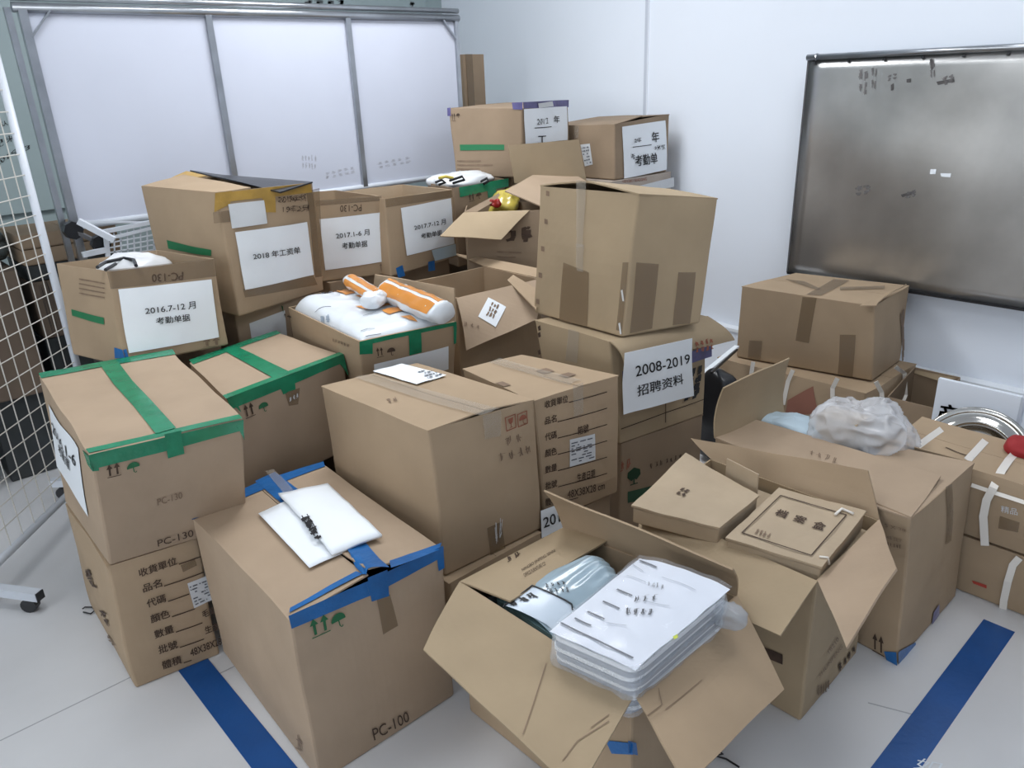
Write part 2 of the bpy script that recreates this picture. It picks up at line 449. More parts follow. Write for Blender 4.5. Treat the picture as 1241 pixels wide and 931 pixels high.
for k, ((lx, ly), _) in enumerate(LAMPS):
    v, f = boxmesh((lx - .6, ly - .3, 2.86), (lx + .6, ly + .3, 2.9))
    tag(link_mesh('ceiling_lamp', v, f, lampm, origin=(lx, ly, 2.88)), 'flat white light panel on the ceiling, out of view %s' % ['above the tall stack', 'above the right boxes', 'above the left boxes', 'above the camera', 'far to the left'][k], 'lamp')
# panel joint, dark strip and skirting ledge of the right wall
jy = at((785, 60), x=XW).y
v, f = boxmesh((XW - .004, jy - .002, 0), (XW, jy + .020, CH)); struct(link_mesh('trim_1', v, f, mat('joint_strip', (0.56, 0.60, 0.68), 0.4)))
v, f = boxmesh((XW - .007, jy - .007, 0), (XW, jy - .002, CH)); struct(link_mesh('trim_2', v, f, mat('joint_bright', (0.8, 0.84, 0.9), 0.3)))
lz = at((1100, 445), x=XW - .05).z
v, f = boxmesh((XW - .05, -2.0, 0), (XW, 2.6, lz - .004)); struct(link_mesh('baseboard_right', v, f, WALL))
v, f = boxmesh((XW - .062, -2.0, lz - .016), (XW, 2.6, lz)); struct(link_mesh('trim_3', v, f, mat('ledge_white', (0.82, 0.86, 0.9), 0.3)))
FT = mat('floor_tape_blue', (0.007, 0.075, 0.27), 0.3, var=0.12, vscale=6, bump=0.15)
def floor_tape(x0, y0, x1, y1, label):
    v, f = boxmesh((x0, y0, 0.0002), (x1, y1, 0.0014))
    return tag(link_mesh('floor_tape', v, f, FT, origin=((x0 + x1) / 2, (y0 + y1) / 2, 0)), label, 'tape')
e0 = at((1102, 931), z=0); e1 = at((1147, 931), z=0); e2 = at((1224, 767), z=0)
rt = floor_tape(1.0, 0.395, e2.x + .012, 0.480, 'blue floor marking tape running out at the bottom right of the floor')
g0 = at((208, 812), z=0); g1 = at((236, 803), z=0)
floor_tape(0.460, 0.9, 0.545, 2.35, 'blue floor marking tape between the two front left boxes')

ws = Surf(lambda s, t: at((1110, 925), z=.0016).lerp(at((1140, 931), z=.0016), s) + (at((1118, 912), z=.0016) - at((1110, 925), z=.0016)) * (t - .5))
link_mesh('handwriting', *map2d(ws, [(0, 1), (1, 1), (1, 0), (0, 0)], text_mesh('如'), 0.0004, mode='st'), mat('white_ink', (0.7, 0.75, 0.8)), rt)
# faint seams between the floor sheets
def seam(a, b, w=.004):
    a = at(a, z=0); b = at(b, z=0); return bar(a + Vector((0, 0, .0002)), b + Vector((0, 0, .0002)), w, .0006)
o = link_mesh('seam', *join([seam((0, 898), (185, 808)), seam((265, 772), (340, 735)), seam((1052, 852), (1140, 875)), seam((255, 822), (320, 790))]), mat('floor_seam', (0.36, 0.37, 0.39), 0.5), fl)

# ================================================================== CARTONS, front row
# --- A : blue taped
A = Carton('large closed cardboard box sealed with blue tape, standing at the front of the pile', 0, .49,
    dict(T0=(351, 752), T1=(234, 627), T2=(392, 564), T3=(535, 665)), dict(B0=(388, 950), B1=(270, 790), B3=(551, 843)), lift=(.022, .038), m=CB3)
tape(A.o, [(A.front, [(349, 746), (443, 705), (448, 722), (353, 762)]), (A.front, [(443, 705), (536, 661), (537, 674), (448, 722)])], BT, label='blue tape along the front top edge')
tape(A.o, [(A.front, [(528, 666), (537, 662), (538, 688), (531, 692)]), (A.front, [(445, 700), (469, 690), (471, 722), (450, 729)])], BT, label='blue tape tab hanging down the front')
tape(A.o, [(A.top, [(418, 664), (441, 657), (472, 690), (440, 698)])], BT, off=.004, amp=.002)
tape(A.o, [(A.top, [(472, 681), (535, 659), (532, 668), (474, 690)])], BT, off=.003)
tape(A.o, [(A.top, [(351, 744), (440, 697), (432, 694), (352, 738)])], BT, off=.003, label='narrow blue tape on the front edge of the lid')
tape(A.o, [(A.top, [(231, 625), (233, 631), (324, 592), (312, 585)]), (A.top, [(312, 585), (324, 592), (394, 566), (392, 560)])], BT, label='blue tape along the rear top edge')
tape(A.o, [(A.top, [(309, 584), (333, 573), (365, 597), (345, 614)])], BT, off=.003)
tape(A.o, [(A.top, [(322, 574), (332, 571), (356, 596), (345, 601)])], CLT, off=.007, amp=.003, name='clear_tape')
tape(A.o, [(A.front, [(456, 726), (472, 720), (482, 758), (464, 769)])], CT)
marks(A.o, A.front, [(373, 752), (397, 742), (400, 764), (378, 774)], [(398, 748), (416, 737), (420, 756), (404, 763)], PRINTG, PRINTG)
text(A.o, A.front, [('PC-100', [(450, 883), (493, 861), (496, 873), (453, 897)])], PRINT)
scribble(A.o, A.left, [(356, 880), (372, 895), (374, 918), (359, 905)], 3, 1, 1, .06, PRINTL, 'printed_mark')
# paper and envelope lying on A
def sheet(name, label, cat, z, quad, m, th=.001, puff=0.0, n=10, wob=.002):
    c = [at(q, z=z if not isinstance(z, (list, tuple)) else z[i]) for i, q in enumerate(quad)]
    ctr = sum(c, Vector()) / 4
    o = thing(name, label, cat, ctr)
    def fn(s, t):
        p = lerp(lerp(c[3], c[2], s), lerp(c[0], c[1], s), t)
        return p + Vector((0, 0, puff * (16 * max(0, s * (1 - s)) * max(0, t * (1 - t))) ** .5 + wob * noise.noise(p * 14)))
    S = Surf(fn, n); b = link_mesh('sheet', *S.grid(), m, o, smooth=True); solid(b, th, -1); return o, S
sh, _ = sheet('paper_sheet', 'flat white sheet of paper lying under the envelope on the blue taped box', 'paper', [.500, .500, .509, .507], [(313, 622), (352, 604), (420, 668), (375, 688)], PAPER)
ev, es = sheet('envelope', 'puffy white envelope with black handwriting lying on the blue taped box', 'envelope', [.510, .510, .524, .520], [(337, 598), (397, 585), (463, 647), (402, 671)], PAPER, .008, .012, 14, .006)
scribble(ev, es, [(364, 630), (376, 623), (391, 650), (382, 656)], 5, 1, 6, .08, INK, dens=5)
text(ev, es, [('材', [(364, 628), (374, 624), (380, 634), (370, 638)]), ('料', [(370, 637), (380, 633), (386, 643), (376, 647)])], bold=.02)

# --- C and B : left stack
C = Carton('worn box with printed Chinese lines, on the floor under a green taped box', 0, .405,
    dict(T0=(128, 688), T1=(80, 610), T3=(238, 652)), dict(B0=(165, 835), B1=(110, 733)), m=CB, bulge=.012, wob=.008)
def shiprows(c, S, bl0, step, adv, up, lineends, extra, sz2=2):
    names = ['收貨單位', '品名', '代碼', '顏色', '數量', '批號', '體積']; it = []; ls = []
    for k, s in enumerate(names):
        b = (bl0[0] + step[0] * k, bl0[1] + step[1] * k); n = len(s)
        it.append((s, row(b, adv, up, n)))
        e = (b[0] + adv[0] * n + adv[0] * .2, b[1] + adv[1] * n + adv[1] * .2 + .5)
        x1 = lineends[k]; ls.append((e, (x1, e[1] + (x1 - e[0]) * adv[1] / adv[0] * 1.02)))
    for s, q in extra: it.append((s, q))
    text(c.o, S, it, PRINT, bold=.02); lines(c.o, S, ls, 1.3)
def k4(o, q, sc=3.878): return [(o[0] + a / sc, o[1] + b / sc) for a, b in q]
shiprows(C, C.front, (169, 699.5), (4.75, 18.6), (11.3, -3.9), (-2, -9.5), [243, 247, 229, 236, 245, 247, 232],
    [('毛重', k4((0, 600), [(945, 545), (1010, 522), (1016, 552), (952, 578)])), ('生產', k4((0, 600), [(958, 620), (1024, 596), (1030, 630), (965, 654)])), ('48X38X28', k4((0, 600), [(890, 725), (1036, 668), (1042, 700), (896, 758)]))])
patch(C.o, 'shipping_label', C.front, k4((0, 600), [(880, 415), (975, 378), (1003, 490), (912, 532)]), PAPER2, label='small white printed sticker')
label_lines(C.o, C.front, k4((0, 600), [(888, 425), (968, 395), (992, 485), (918, 520)]), 7, 5, off=.003)
patch(C.o, 'tape', C.front, k4((0, 600), [(848, 330), (915, 300), (925, 330), (860, 362)]), CT)
scribble(C.o, C.left, k4((0, 600), [(395, 345), (440, 320), (470, 440), (425, 420)]), 8, 1, 2, .10, PRINT, 'printed_mark')
scribble(C.o, C.left, k4((0, 600), [(465, 530), (515, 545), (535, 620), (500, 610)]), 9, 1, 2, .10, PRINT, 'printed_mark')
scribble(C.o, C.left, k4((0, 600), [(495, 640), (540, 670), (560, 720), (520, 700)]), 10, 1, 2, .10, PRINTL, 'printed_mark')

Bx = Carton('green taped cardboard box with a white sign on its left side, nearest left stack', .407, .79,
    dict(T0=(108, 552), T1=(49, 455), T2=(209, 427), T3=(294, 507)), dict(B0=(133, 686), B1=(79, 610)), m=CB3)
tape(Bx.o, [(Bx.top, [(120, 441), (142, 438), (214, 520), (189, 527)]), (Bx.front, [(199, 526), (219, 521), (223, 549), (203, 554)])], GT, off=.003, amp=.003)
tape(Bx.o, [(Bx.top, [(47, 453), (209, 424), (213, 430), (50, 459)])], GT)
tape(Bx.o, [(Bx.front, [(107, 551), (295, 508), (295, 521), (110, 569)])], GT, label='green tape along the front top edge')
tape(Bx.o, [(Bx.top, [(108, 550), (104, 545), (290, 503), (294, 508)])], GT)
tape(Bx.o, [(Bx.front, [(107, 552), (117, 550), (120, 570), (112, 571)]), (Bx.front, [(282, 512), (294, 508), (296, 533), (289, 520)])], GT)
tape(Bx.o, [(Bx.left, [(101, 545), (108, 552), (113, 572), (107, 562)])], GT)
marks(Bx.o, Bx.front, [(128, 564), (145, 559), (147, 575), (130, 579)], [(152, 562), (168, 556), (170, 570), (155, 574)], PRINT, PRINTG)
text(Bx.o, Bx.front, [('PC-130', k4((0, 600), [(738, 210), (905, 158), (910, 190), (742, 240)]))], PRINT)
text(Bx.o, Bx.front, [('PC-130', [(190, 604), (220, 595), (221, 603), (191, 612)])], PRINTL)
patch(Bx.o, 'year_sign', Bx.left, [(60, 490), (96, 543), (108, 626), (70, 565)], PAPER, off=.003, label='white paper sign with black text')
text(Bx.o, Bx.left, [('2016.1-6', [(64, 511), (93, 553), (94, 566), (66, 524)]), ('考勤單', [(72, 536), (86, 558), (87, 572), (73, 549)])], INK, bold=.02, off=.005)

# --- hidden supports
def support(label, X0, X1, Y0, Y1, z0, z1, m=None, **k):
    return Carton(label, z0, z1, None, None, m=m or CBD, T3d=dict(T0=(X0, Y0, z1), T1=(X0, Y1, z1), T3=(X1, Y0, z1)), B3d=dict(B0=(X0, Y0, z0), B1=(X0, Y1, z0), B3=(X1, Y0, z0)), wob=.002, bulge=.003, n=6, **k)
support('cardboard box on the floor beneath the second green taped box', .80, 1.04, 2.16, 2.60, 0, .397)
D = Carton('closed cardboard box with crossed green tape, behind the box with the blue tape', .40, .745,
    dict(T0=(275, 484), T1=(229, 440), T2=(335, 403), T3=(416, 431)), None, m=CB3)
tape(D.o, [(D.top, [(268, 424), (285, 420), (352, 452), (333, 460)])], GT, off=.003, amp=.003)
tape(D.o, [(D.front, [(274, 483), (416, 429), (417, 439), (280, 496)])], GT, label='green tape along the front top edge')
tape(D.o, [(D.top, [(274, 484), (270, 480), (412, 427), (416, 430)])], GT)
tape(D.o, [(D.top, [(229, 437), (335, 401), (341, 404), (234, 442)])], GT)
tape(D.o, [(D.front, [(336, 462), (356, 454), (358, 472), (343, 478)]), (D.front, [(404, 434), (416, 430), (422, 456), (414, 444)]), (D.front, [(275, 484), (284, 481), (292, 500), (284, 492)])], GT)
marks(D.o, D.front, k4((200, 400), [(362, 355), (410, 335), (424, 398), (378, 418)]), k4((200, 400), [(432, 348), (480, 328), (486, 375), (446, 392)]), PRINT, PRINTG)
patch(D.o, 'tape', D.front, [(345, 476), (363, 470), (361, 490), (350, 492)], CT)
scribble(D.o, D.front, [(349, 482), (362, 472), (362, 481), (350, 487)], 4, 3, 1, .2, PAPER2, 'torn_fibres')

# --- E and F
E_ = Carton('large plain cardboard box closed with brown tape, in the middle of the pile', .30, .745,
    dict(T0=(519, 522), T1=(389, 468), T2=(505, 440), T3=(648, 484)), dict(B0=(540, 699), B3=(656, 641)), m=CB, lift=(.012, .014), bulge=.01)
ce = E_.c['b']
support('squashed brown cardboard box on the floor under the large plain box', ce[0].x - .012, ce[3].x - .01, ce[0].y - .03, ce[1].y - .1, 0, .297, m=CB)
tape(E_.o, [(E_.top, [(430, 459), (452, 454), (606, 497), (583, 506)]), (E_.front, [(584, 504), (606, 497), (606, 528), (586, 532)])], CLT, name='clear_tape', off=.004, amp=.005)
tape(E_.o, [(E_.front, [(590, 640), (607, 632), (612, 664), (594, 673)])], CT)
scribble(E_.o, E_.front, [(596, 625), (612, 615), (608, 650), (600, 660)], 12, 2, 1, .1, PAPER2, 'torn_tape_edge')
for q in ([(611, 506), (624, 501), (625, 518), (613, 523)], [(626, 502), (638, 497), (639, 513), (627, 518)]):
    fr = shapes([rect2(0, 0, 1, .07), rect2(0, .93, 1, 1), rect2(0, 0, .08, 1), rect2(.92, 0, 1, 1)])
    link_mesh('print_frame', *map2d(E_.front, q, fr, .003), PRINTR, E_.o)
link_mesh('glass_mark', *map2d(E_.front, [(614, 508), (622, 504), (623, 517), (615, 520)], shapes([[(.1, .95), (.9, .95), (.75, .5), (.55, .4), (.55, .12), (.8, .05), (.2, .05), (.45, .12), (.45, .4), (.25, .5)]]), .003), PRINTR, E_.o)
link_mesh('umbrella_mark', *map2d(E_.front, [(628, 504), (637, 500), (638, 512), (629, 515)], umbrella_shape(), .003), PRINTR, E_.o)
scribble(E_.o, E_.front, k4((380, 400), [(860, 570), (1020, 520), (1030, 580), (870, 620)]), 21, 4, 1, .10, PRINTL, off=.003)
scribble(E_.o, E_.front, k4((380, 400), [(890, 490), (980, 465), (985, 520), (900, 545)]), 23, 2, 1, .10, PRINTL, off=.003)
scribble(E_.o, E_.top, k4((380, 400), [(330, 320), (395, 310), (405, 340), (350, 348)]), 2, 2, 1, .15, PRINTL, 'printed_mark', off=.003)
patch(E_.o, 'shipping_label', E_.top, [(452, 452), (487, 443), (541, 457), (505, 468)], PAPER, .006, .002, label='white shipping label on the lid')
label_lines(E_.o, E_.top, [(505, 453), (515, 450), (538, 457), (520, 462)], 4, 31, off=.009)
Fx = Carton('box with printed Chinese lines and white sticker, right of the large plain box', .30, .735,
    dict(T0=(646, 487), T1=(560, 447), T2=(632, 430), T3=(751, 455)), dict(B3=(748, 597), B0=(661, 634)), m=CB, bulge=.01, lift=(.004, .006))
cf = Fx.c['b']
sF = support('low box with half hidden white sign, under the box with printed lines and sticker', cf[0].x + .004, cf[3].x - .01, cf[0].y - .02, cf[1].y, 0, .297)
patch(sF.o, 'year_sign', sF.front, [(655, 619), (679, 610), (690, 640), (656, 652)], PAPER, label='corner of a white sign')
text(sF.o, sF.front, [('201', [(657, 628), (677, 619), (678, 632), (658, 640)])], INK, bold=.02, off=.004)
shiprows(Fx, Fx.front, (659.5, 495), (.15, 19.7), (7.0, -1.9), (0, -9), [735, 735, 735, 735, 735, 735, 700],
    [('箱號', k4((600, 400), [(385, 455), (436, 440), (436, 478), (385, 494)])), ('生產日期', k4((600, 400), [(383, 675), (466, 652), (466, 690), (383, 714)])), ('48X38X28 cm', k4((600, 400), [(338, 755), (512, 712), (512, 745), (338, 790)]))])
patch(Fx.o, 'shipping_label', Fx.front, k4((600, 400), [(350, 515), (468, 487), (470, 608), (350, 643)]), PAPER2, label='small white printed sticker')
label_lines(Fx.o, Fx.front, k4((600, 400), [(356, 525), (462, 498), (464, 600), (356, 630)]), 8, 6, off=.003)
tape(Fx.o, [(Fx.top, [(592, 440), (606, 436), (705, 462), (690, 468)]), (Fx.front, [(693, 467), (706, 463), (706, 500), (694, 504)])], CLT, name='clear_tape', off=.004, amp=.004)
for q in ([(190, 195), (240, 182), (280, 197), (230, 210)], [(298, 215), (345, 203), (383, 213), (335, 228)], [(0, 252), (35, 246), (75, 262), (40, 270)]):
    patch(Fx.o, 'printed_mark', Fx.top, k4((600, 400), q), PRINTL, .003)

# --- N O M : tall stack
O_ = Carton('closed box with a green tree mark, lowest of the stack with the 2008-2019 sign', 0, .40,
    dict(T0=(752, 539), T1=(700, 512), T3=(853, 503)), None, m=CBD)
o_ = O_.o
link_mesh('tree_mark', *map2d(O_.front, k4((600, 400), [(618, 655), (682, 635), (680, 715), (620, 735)]), join([shapes([[(.5, 1), (.95, .8), (1, .5), (.7, .25), (.5, .35), (.3, .25), (0, .5), (.05, .8)], rect2(.45, 0, .55, .4), rect2(.2, 0, .8, .06)])]), .003), mat('dark_green_print', (.006, .04, .015), .7), o_)
patch(o_, 'green_stripe', O_.front, k4((600, 400), [(622, 760), (860, 700), (860, 765), (622, 812)]), mat('dark_green_band', (.02, .07, .035), .7), .002)
scribble(o_, O_.front, k4((600, 400), [(585, 610), (640, 590), (640, 650), (585, 665)]), 3, 2, 1, .15, PRINTR, 'printed_mark', .003)
scribble(o_, O_.front, k4((600, 400), [(720, 620), (880, 570), (880, 600), (722, 655)]), 13, 7, 1, .12, PRINT, 'printed_mark', .003)
N_ = Carton('cardboard box carrying the white sign 2008-2019, middle of the tall stack', .402, .775,
    dict(T0=(738, 414), T1=(649, 388), T3=(858, 384)), dict(B0=(751, 539), B3=(853, 503)), m=CB2, bulge=.008)
tape(N_.o, [(N_.left, [(690, 398), (703, 402), (700, 440), (686, 436)])], CLT, name='clear_tape', amp=.004)
for q in ((652, 396), (652, 425), (652, 404)):
    patch(N_.o, 'staple', N_.left, [(q[0], q[1]), (q[0] + 3, q[1] - 2), (q[0] + 4, q[1] + 4), (q[0] + 1, q[1] + 5)], PRINT)
tape(N_.o, [(N_.front, [(754, 450), (862, 418), (862, 432), (754, 465)])], PT, label='dark purple tape band')
lines(N_.o, N_.front, [((752, 520), (806, 500)), ((806, 480), (806, 512)), ((806, 500), (852, 484))], 1.2, PRINT)
ff = panel(N_.o, 'side_flap', N_.front.pt(0.0, 1.0), N_.front.pt(1.0, 1.0), N_.front.pt(1.12, .76) + Vector((.02, -.06, 0)), N_.front.pt(0.05, .80) + Vector((0, -.035, 0)), m=CB2, bend=-.015, wob=.006, n=10)
sg = panel(N_.o, 'year_sign', at((757, 428), y=N_.front.pt(.1, .8).y - .055), at((839, 410), y=N_.front.pt(.8, .9).y - .075), at((841, 479), y=N_.front.pt(.8, .6).y - .055), at((756, 503), y=N_.front.pt(.1, .4).y - .035), m=PAPER, th=.0012, wob=.006, bend=.004, label='large white sign with black text')
sgs = Surf(lambda s, t: sg.fn(s, 1 - t)); sgs.sg = 1 if sgs.nrm(.5, .5).dot(CAM - sgs.pt(.5, .5)) > 0 else -1
text(N_.o, sgs, [('2008-2019', k4((600, 400), [(658, 170), (912, 112), (914, 155), (660, 220)])), ('招聘资料', k4((600, 400), [(665, 262), (880, 203), (883, 252), (668, 313)]))], INK, bold=.015, off=.0025, name='sign_text')
scribble(N_.o, ff, k4((600, 400), [(930, 50), (1020, 30), (1030, 85), (940, 105)]), 44, 4, 2, .2, PRINTR, 'printed_mark', .005)
scribble(N_.o, N_.front, k4((600, 400), [(915, 185), (975, 170), (960, 300), (885, 330)]), 45, 2, 4, .4, INK, 'marker_scrawl', .004)
M_ = Carton('tall plain cardboard box leaning on top of the 2008-2019 box, its lid bulging open', .78, 1.22, None, None, m=CB2,
    T3d=dict(T0=(1.995, 1.58, 1.244), T1=(1.965, 2.0, 1.247), T3=at((870, 241), z=1.192), T2=(2.36, 1.93, 1.21)),
    B3d=dict(B0=at((754, 409), z=.78), B1=at((647, 379), z=.78), B3=at((848, 392), z=.78)), bulge=.008, closed=False)
# lid of M: two flaps hinged on the narrow sides, meeting in a raised ridge
mt = M_.c['t']
hm = lambda a, b, t, dz: lerp(a, b, t) + Vector((0, 0, dz))
sl = panel(M_.o, 'top_flap', mt[1], mt[2], hm(mt[2], mt[3], .47, .004), hm(mt[1], mt[0], .44, .026), m=CB2, wob=.003)
sr = panel(M_.o, 'top_flap', mt[0], mt[3], hm(mt[3], mt[2], .47, .006), hm(mt[0], mt[1], .50, .028), m=CB2, wob=.003)
tape(M_.o, [(M_.left, [(700, 218), (712, 220), (707, 300), (700, 300)])], CLT, name='clear_tape', off=.004, amp=.006)
tape(M_.o, [(M_.left, [(683, 318), (714, 330), (712, 396), (678, 388)])], CT)
tape(M_.o, [(M_.left, [(699, 295), (709, 297), (707, 330), (700, 328)])], CLT, name='clear_tape', off=.004, amp=.006)
tape(M_.o, [(M_.front, [(771, 318), (798, 320), (790, 398), (763, 404)])], CT)
tape(M_.o, [(M_.front, [(822, 330), (843, 330), (836, 392), (815, 394)])], CT)
tape(M_.o, [(M_.left, [(755, 318), (762, 318), (754, 402), (747, 400)])], CT)
for px in ((662, 234), (660, 268), (656, 301), (653, 333), (650, 365)):
    patch(M_.o, 'staple_hole', M_.left, [(px[0], px[1] - 3), (px[0] + 4, px[1] - 2), (px[0] + 4, px[1] + 4), (px[0], px[1] + 3)], PRINTL)
for px in ((753, 352), (750, 392)):
    patch(M_.o, 'staple', M_.left, [(px[0], px[1]), (px[0] + 2, px[1] - 1), (px[0] + 4, px[1] + 13), (px[0] + 2, px[1] + 13)], PAPER2, .003)

# --- G : open box with wrapped documents
G = Carton('open cardboard box full of plastic wrapped documents, nearest to the camera', 0, .42,
    dict(T0=(769, 843), T1=(557, 706), T2=(683, 640), T3=(893, 722)), None, closed=False, m=CB, bulge=.004)
g = G.c['t']
G1 = panel(G.o, 'flap', g[1], g[0], at_r((702, 966), g[1], g[0], .25), at_r((513, 787), g[1], g[0], .21), m=CB2, bend=-.006, label='wide flap folded out to the front left')
G2 = panel(G.o, 'flap', g[0], g[3], at_r((950, 837), g[0], g[3], .20), at_r((830, 950), g[0], g[3], .19), m=CB, bend=-.006, wob=.006, label='creased flap folded out to the front right')
G3 = panel(G.o, 'flap', g[2], g[1], at((619, 729), z=.425), at((737, 655), z=.435), m=CB2, bend=.004, label='narrow flap folded in over the documents')
G4 = panel(G.o, 'flap', g[3], g[2], at_r((659, 594), g[3], g[2], .16), at_r((888, 690), g[3], g[2], .11), m=CB, bend=.01, wob=.006, label='upright flap behind the documents')
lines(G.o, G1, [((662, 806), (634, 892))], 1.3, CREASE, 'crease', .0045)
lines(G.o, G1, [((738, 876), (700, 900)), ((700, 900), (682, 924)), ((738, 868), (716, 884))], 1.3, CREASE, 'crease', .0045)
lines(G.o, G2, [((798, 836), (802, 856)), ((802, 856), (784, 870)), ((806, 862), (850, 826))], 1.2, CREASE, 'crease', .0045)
text(G.o, G3, [('NINGBO JINPENG SENNI', [(632, 691), (672, 667), (674, 671), (634, 695)]), ('OFFICE FURNITURE CO', [(634, 697), (660, 682), (662, 686), (636, 701)])], PRINT, off=.004)
scribble(G.o, G3, [(612, 676), (630, 668), (634, 674), (615, 683)], 3, 2, 1, .15, PRINT, 'printed_mark', .004)
tape(G.o, [(G.front, [(770, 900), (772, 915), (760, 912), (760, 897)])], BT)
tape(G.o, [(G.left, [(735, 897), (768, 900), (768, 914), (742, 913)])], BT)
# contents: stack of documents in clear plastic
ds = [at(q, z=z) for q, z in (((664, 768), .50), ((770, 815), .50), ((887, 716), .505), ((775, 677), .50))]
cen = sum(ds, Vector()) / 4
docs = thing('document_stack', 'stack of white documents in clear plastic, on the right in the nearest open box', 'documents', (cen.x, cen.y, .36))
def rounded(ds, k=10, r=.12):
    """closed outline through the four corners with rounded corners"""
    out = []
    for i in range(4):
        p = ds[i]; a = ds[i - 1]; b = ds[(i + 1) % 4]
        for j in range(5):
            t = j / 4; q0 = lerp(p, a, r); q1 = lerp(p, b, r)
            out.append((1 - t) ** 2 * q0 + 2 * t * (1 - t) * p + t * t * q1)
        for j in range(1, k):
            out.append(lerp(lerp(p, b, r), lerp(b, p, r), j / k))
    return out
for L in range(10):
    z0 = -.125 + L * .0125; sft = Vector((random.uniform(-.004, .004), random.uniform(-.005, .005), 0)); gr = 1 - .004 * (9 - L)
    ol = [cen + (p - cen) * gr * .985 + sft + Vector((0, 0, z0)) for p in rounded(ds)]
    n = len(ol); V = ol + [p + Vector((0, 0, .0105)) for p in ol]
    F = [tuple(range(n))[::-1], tuple(range(n, 2 * n))] + [(i, (i + 1) % n, n + (i + 1) % n, n + i) for i in range(n)]
    link_mesh('folder', V, F, PAPER if L % 2 else mat('grey_folder', (.30, .34, .40), .5), docs)
sz = ds[0].z
def topfn(s, t):
    p = lerp(lerp(ds[0], ds[1], s), lerp(ds[3], ds[2], s), t); p = p + Vector((0, 0, .004 + .004 * noise.noise(p * 18) + .012 * s * (1 - s) * 4 * t)); return p
DS = Surf(topfn, 24)
ts_ = link_mesh('top_sheet', *DS.grid(24, 24, .01, .99, .01, .99), mat('document_white', (.72, .76, .84), .35, bump=.4, bscale=16), docs, smooth=True)
def k5(q, o=(640, 640), sc=4.4346): return [(o[0] + a / sc, o[1] + b / sc) for a, b in q]
lines(docs, DS, [(k5([(175, 515)])[0], k5([(565, 705)])[0]), (k5([(250, 490)])[0], k5([(340, 530)])[0]), (k5([(320, 455)])[0], k5([(410, 497)])[0]), (k5([(402, 400)])[0], k5([(492, 440)])[0]), (k5([(478, 335)])[0], k5([(560, 370)])[0]), (k5([(600, 180)])[0], k5([(692, 218)])[0])], 2.6, mat('grey_print', (.10, .11, .13), .6), 'printed_line', .0035)
lines(docs, DS, [(k5([(420, 515)])[0], k5([(530, 530)])[0]), (k5([(560, 200)])[0], k5([(620, 240)])[0]), (k5([(530, 260)])[0], k5([(640, 300)])[0]), (k5([(620, 395)])[0], k5([(760, 425)])[0]), (k5([(720, 270)])[0], k5([(900, 340)])[0])], 1.0, mat('grey_print_light', (.4, .43, .48), .6), 'printed_line', .0035)
scribble(docs, DS, k5([(640, 285), (735, 300), (735, 345), (640, 318)]), 61, 4, 1, .09, INK, off=.004)
scribble(docs, DS, k5([(565, 370), (705, 355), (700, 400), (565, 405)]), 62, 3, 1, .08, INK, off=.004, dens=7)
scribble(docs, DS, k5([(520, 425), (690, 430), (680, 480), (520, 475)]), 63, 4, 1, .09, INK, off=.004, dens=9)
patch(docs, 'yellow_tab', DS, k5([(775, 595), (800, 582), (806, 600), (785, 612)]), mat('yellow_green', (.55, .62, .08), .5), .006)
# wrapping film: skirt around the stack with folds
def skirt(ds, z0, z1, out, amp, n=80, m=8, seed=1):
    ol = rounded(ds, 12); V = []; c = sum(ds, Vector()) / 4; k = len(ol)
    for j in range(m + 1):
        t = j / m
        for i, p in enumerate(ol):
            d = (p - c); d.z = 0; d.normalize()
            q = Vector((p.x, p.y, p.z)) + d * (out * math.sin(math.pi * min(1, t * 1.1)) ** .5) + Vector((0, 0, lerp(z1, z0, t)))
            q += nz(q, 30, seed) * amp * (.4 + t)
            V.append(q)
    F = [(j * k + i, j * k + (i + 1) % k, (j + 1) * k + (i + 1) % k, (j + 1) * k + i) for j in range(m) for i in range(k)]
    return V, F
FILM = plastic('clear_film', (.80, .84, .90), .30, .06, 1.0, 40)
link_mesh('plastic_wrap', *skirt(ds, -.12, .006, .004, .008), FILM, docs, smooth=True)
V, F = DS.grid(24, 24, 0, 1, 0, 1); V = [v + Vector((0, 0, .006 + .006 * abs(noise.noise(v * 26)))) for v in V]
link_mesh('plastic_top', V, F, plastic('clear_film_top', (.85, .88, .95), .12, .05, 1.0, 30), docs, smooth=True)
pw = at((885, 722), z=.45)
def bag_fn(ctr, rx, ry, rz, ang, amp, seed, freq=12, nU=40, nV=22, flat=0.0, fr2=30, lo=0.0):
    V = []; F = []; ca, sa = math.cos(ang), math.sin(ang)
    for j in range(nV + 1):
        th = math.pi * j / nV
        for i in range(nU):
            ph = 2 * math.pi * i / nU
            sx = math.copysign(abs(math.cos(ph)) ** .7, math.cos(ph)) * math.sin(th) ** .6
            sy = math.copysign(abs(math.sin(ph)) ** .7, math.sin(ph)) * math.sin(th) ** .6
            z = math.copysign(abs(math.cos(th)) ** (1 - flat), math.cos(th))
            p = Vector((sx * rx, sy * ry, z * rz)); p = Vector((p.x * ca - p.y * sa, p.x * sa + p.y * ca, p.z)) + ctr
            k = noise.noise(p * freq + Vector((seed, 0, 0))); k2 = abs(noise.noise(p * fr2 + Vector((0, seed, 0))))
            dirn = (p - ctr).normalized()
            V.append(p + dirn * (k * amp - k2 * amp * .9) if z > lo - 1.1 else p)
    for j in range(nV):
        for i in range(nU): F.append((j * nU + i, (j + 1) * nU + i, (j + 1) * nU + (i + 1) % nU, j * nU + (i + 1) % nU))
    return V, F
link_mesh('plastic_fold', *bag_fn(at((873, 742), z=.47), .035, .075, .035, .1, .02, 3), plastic('film_fold', (.42, .47, .53), .42, .06, 1.0, 40), docs, smooth=True)
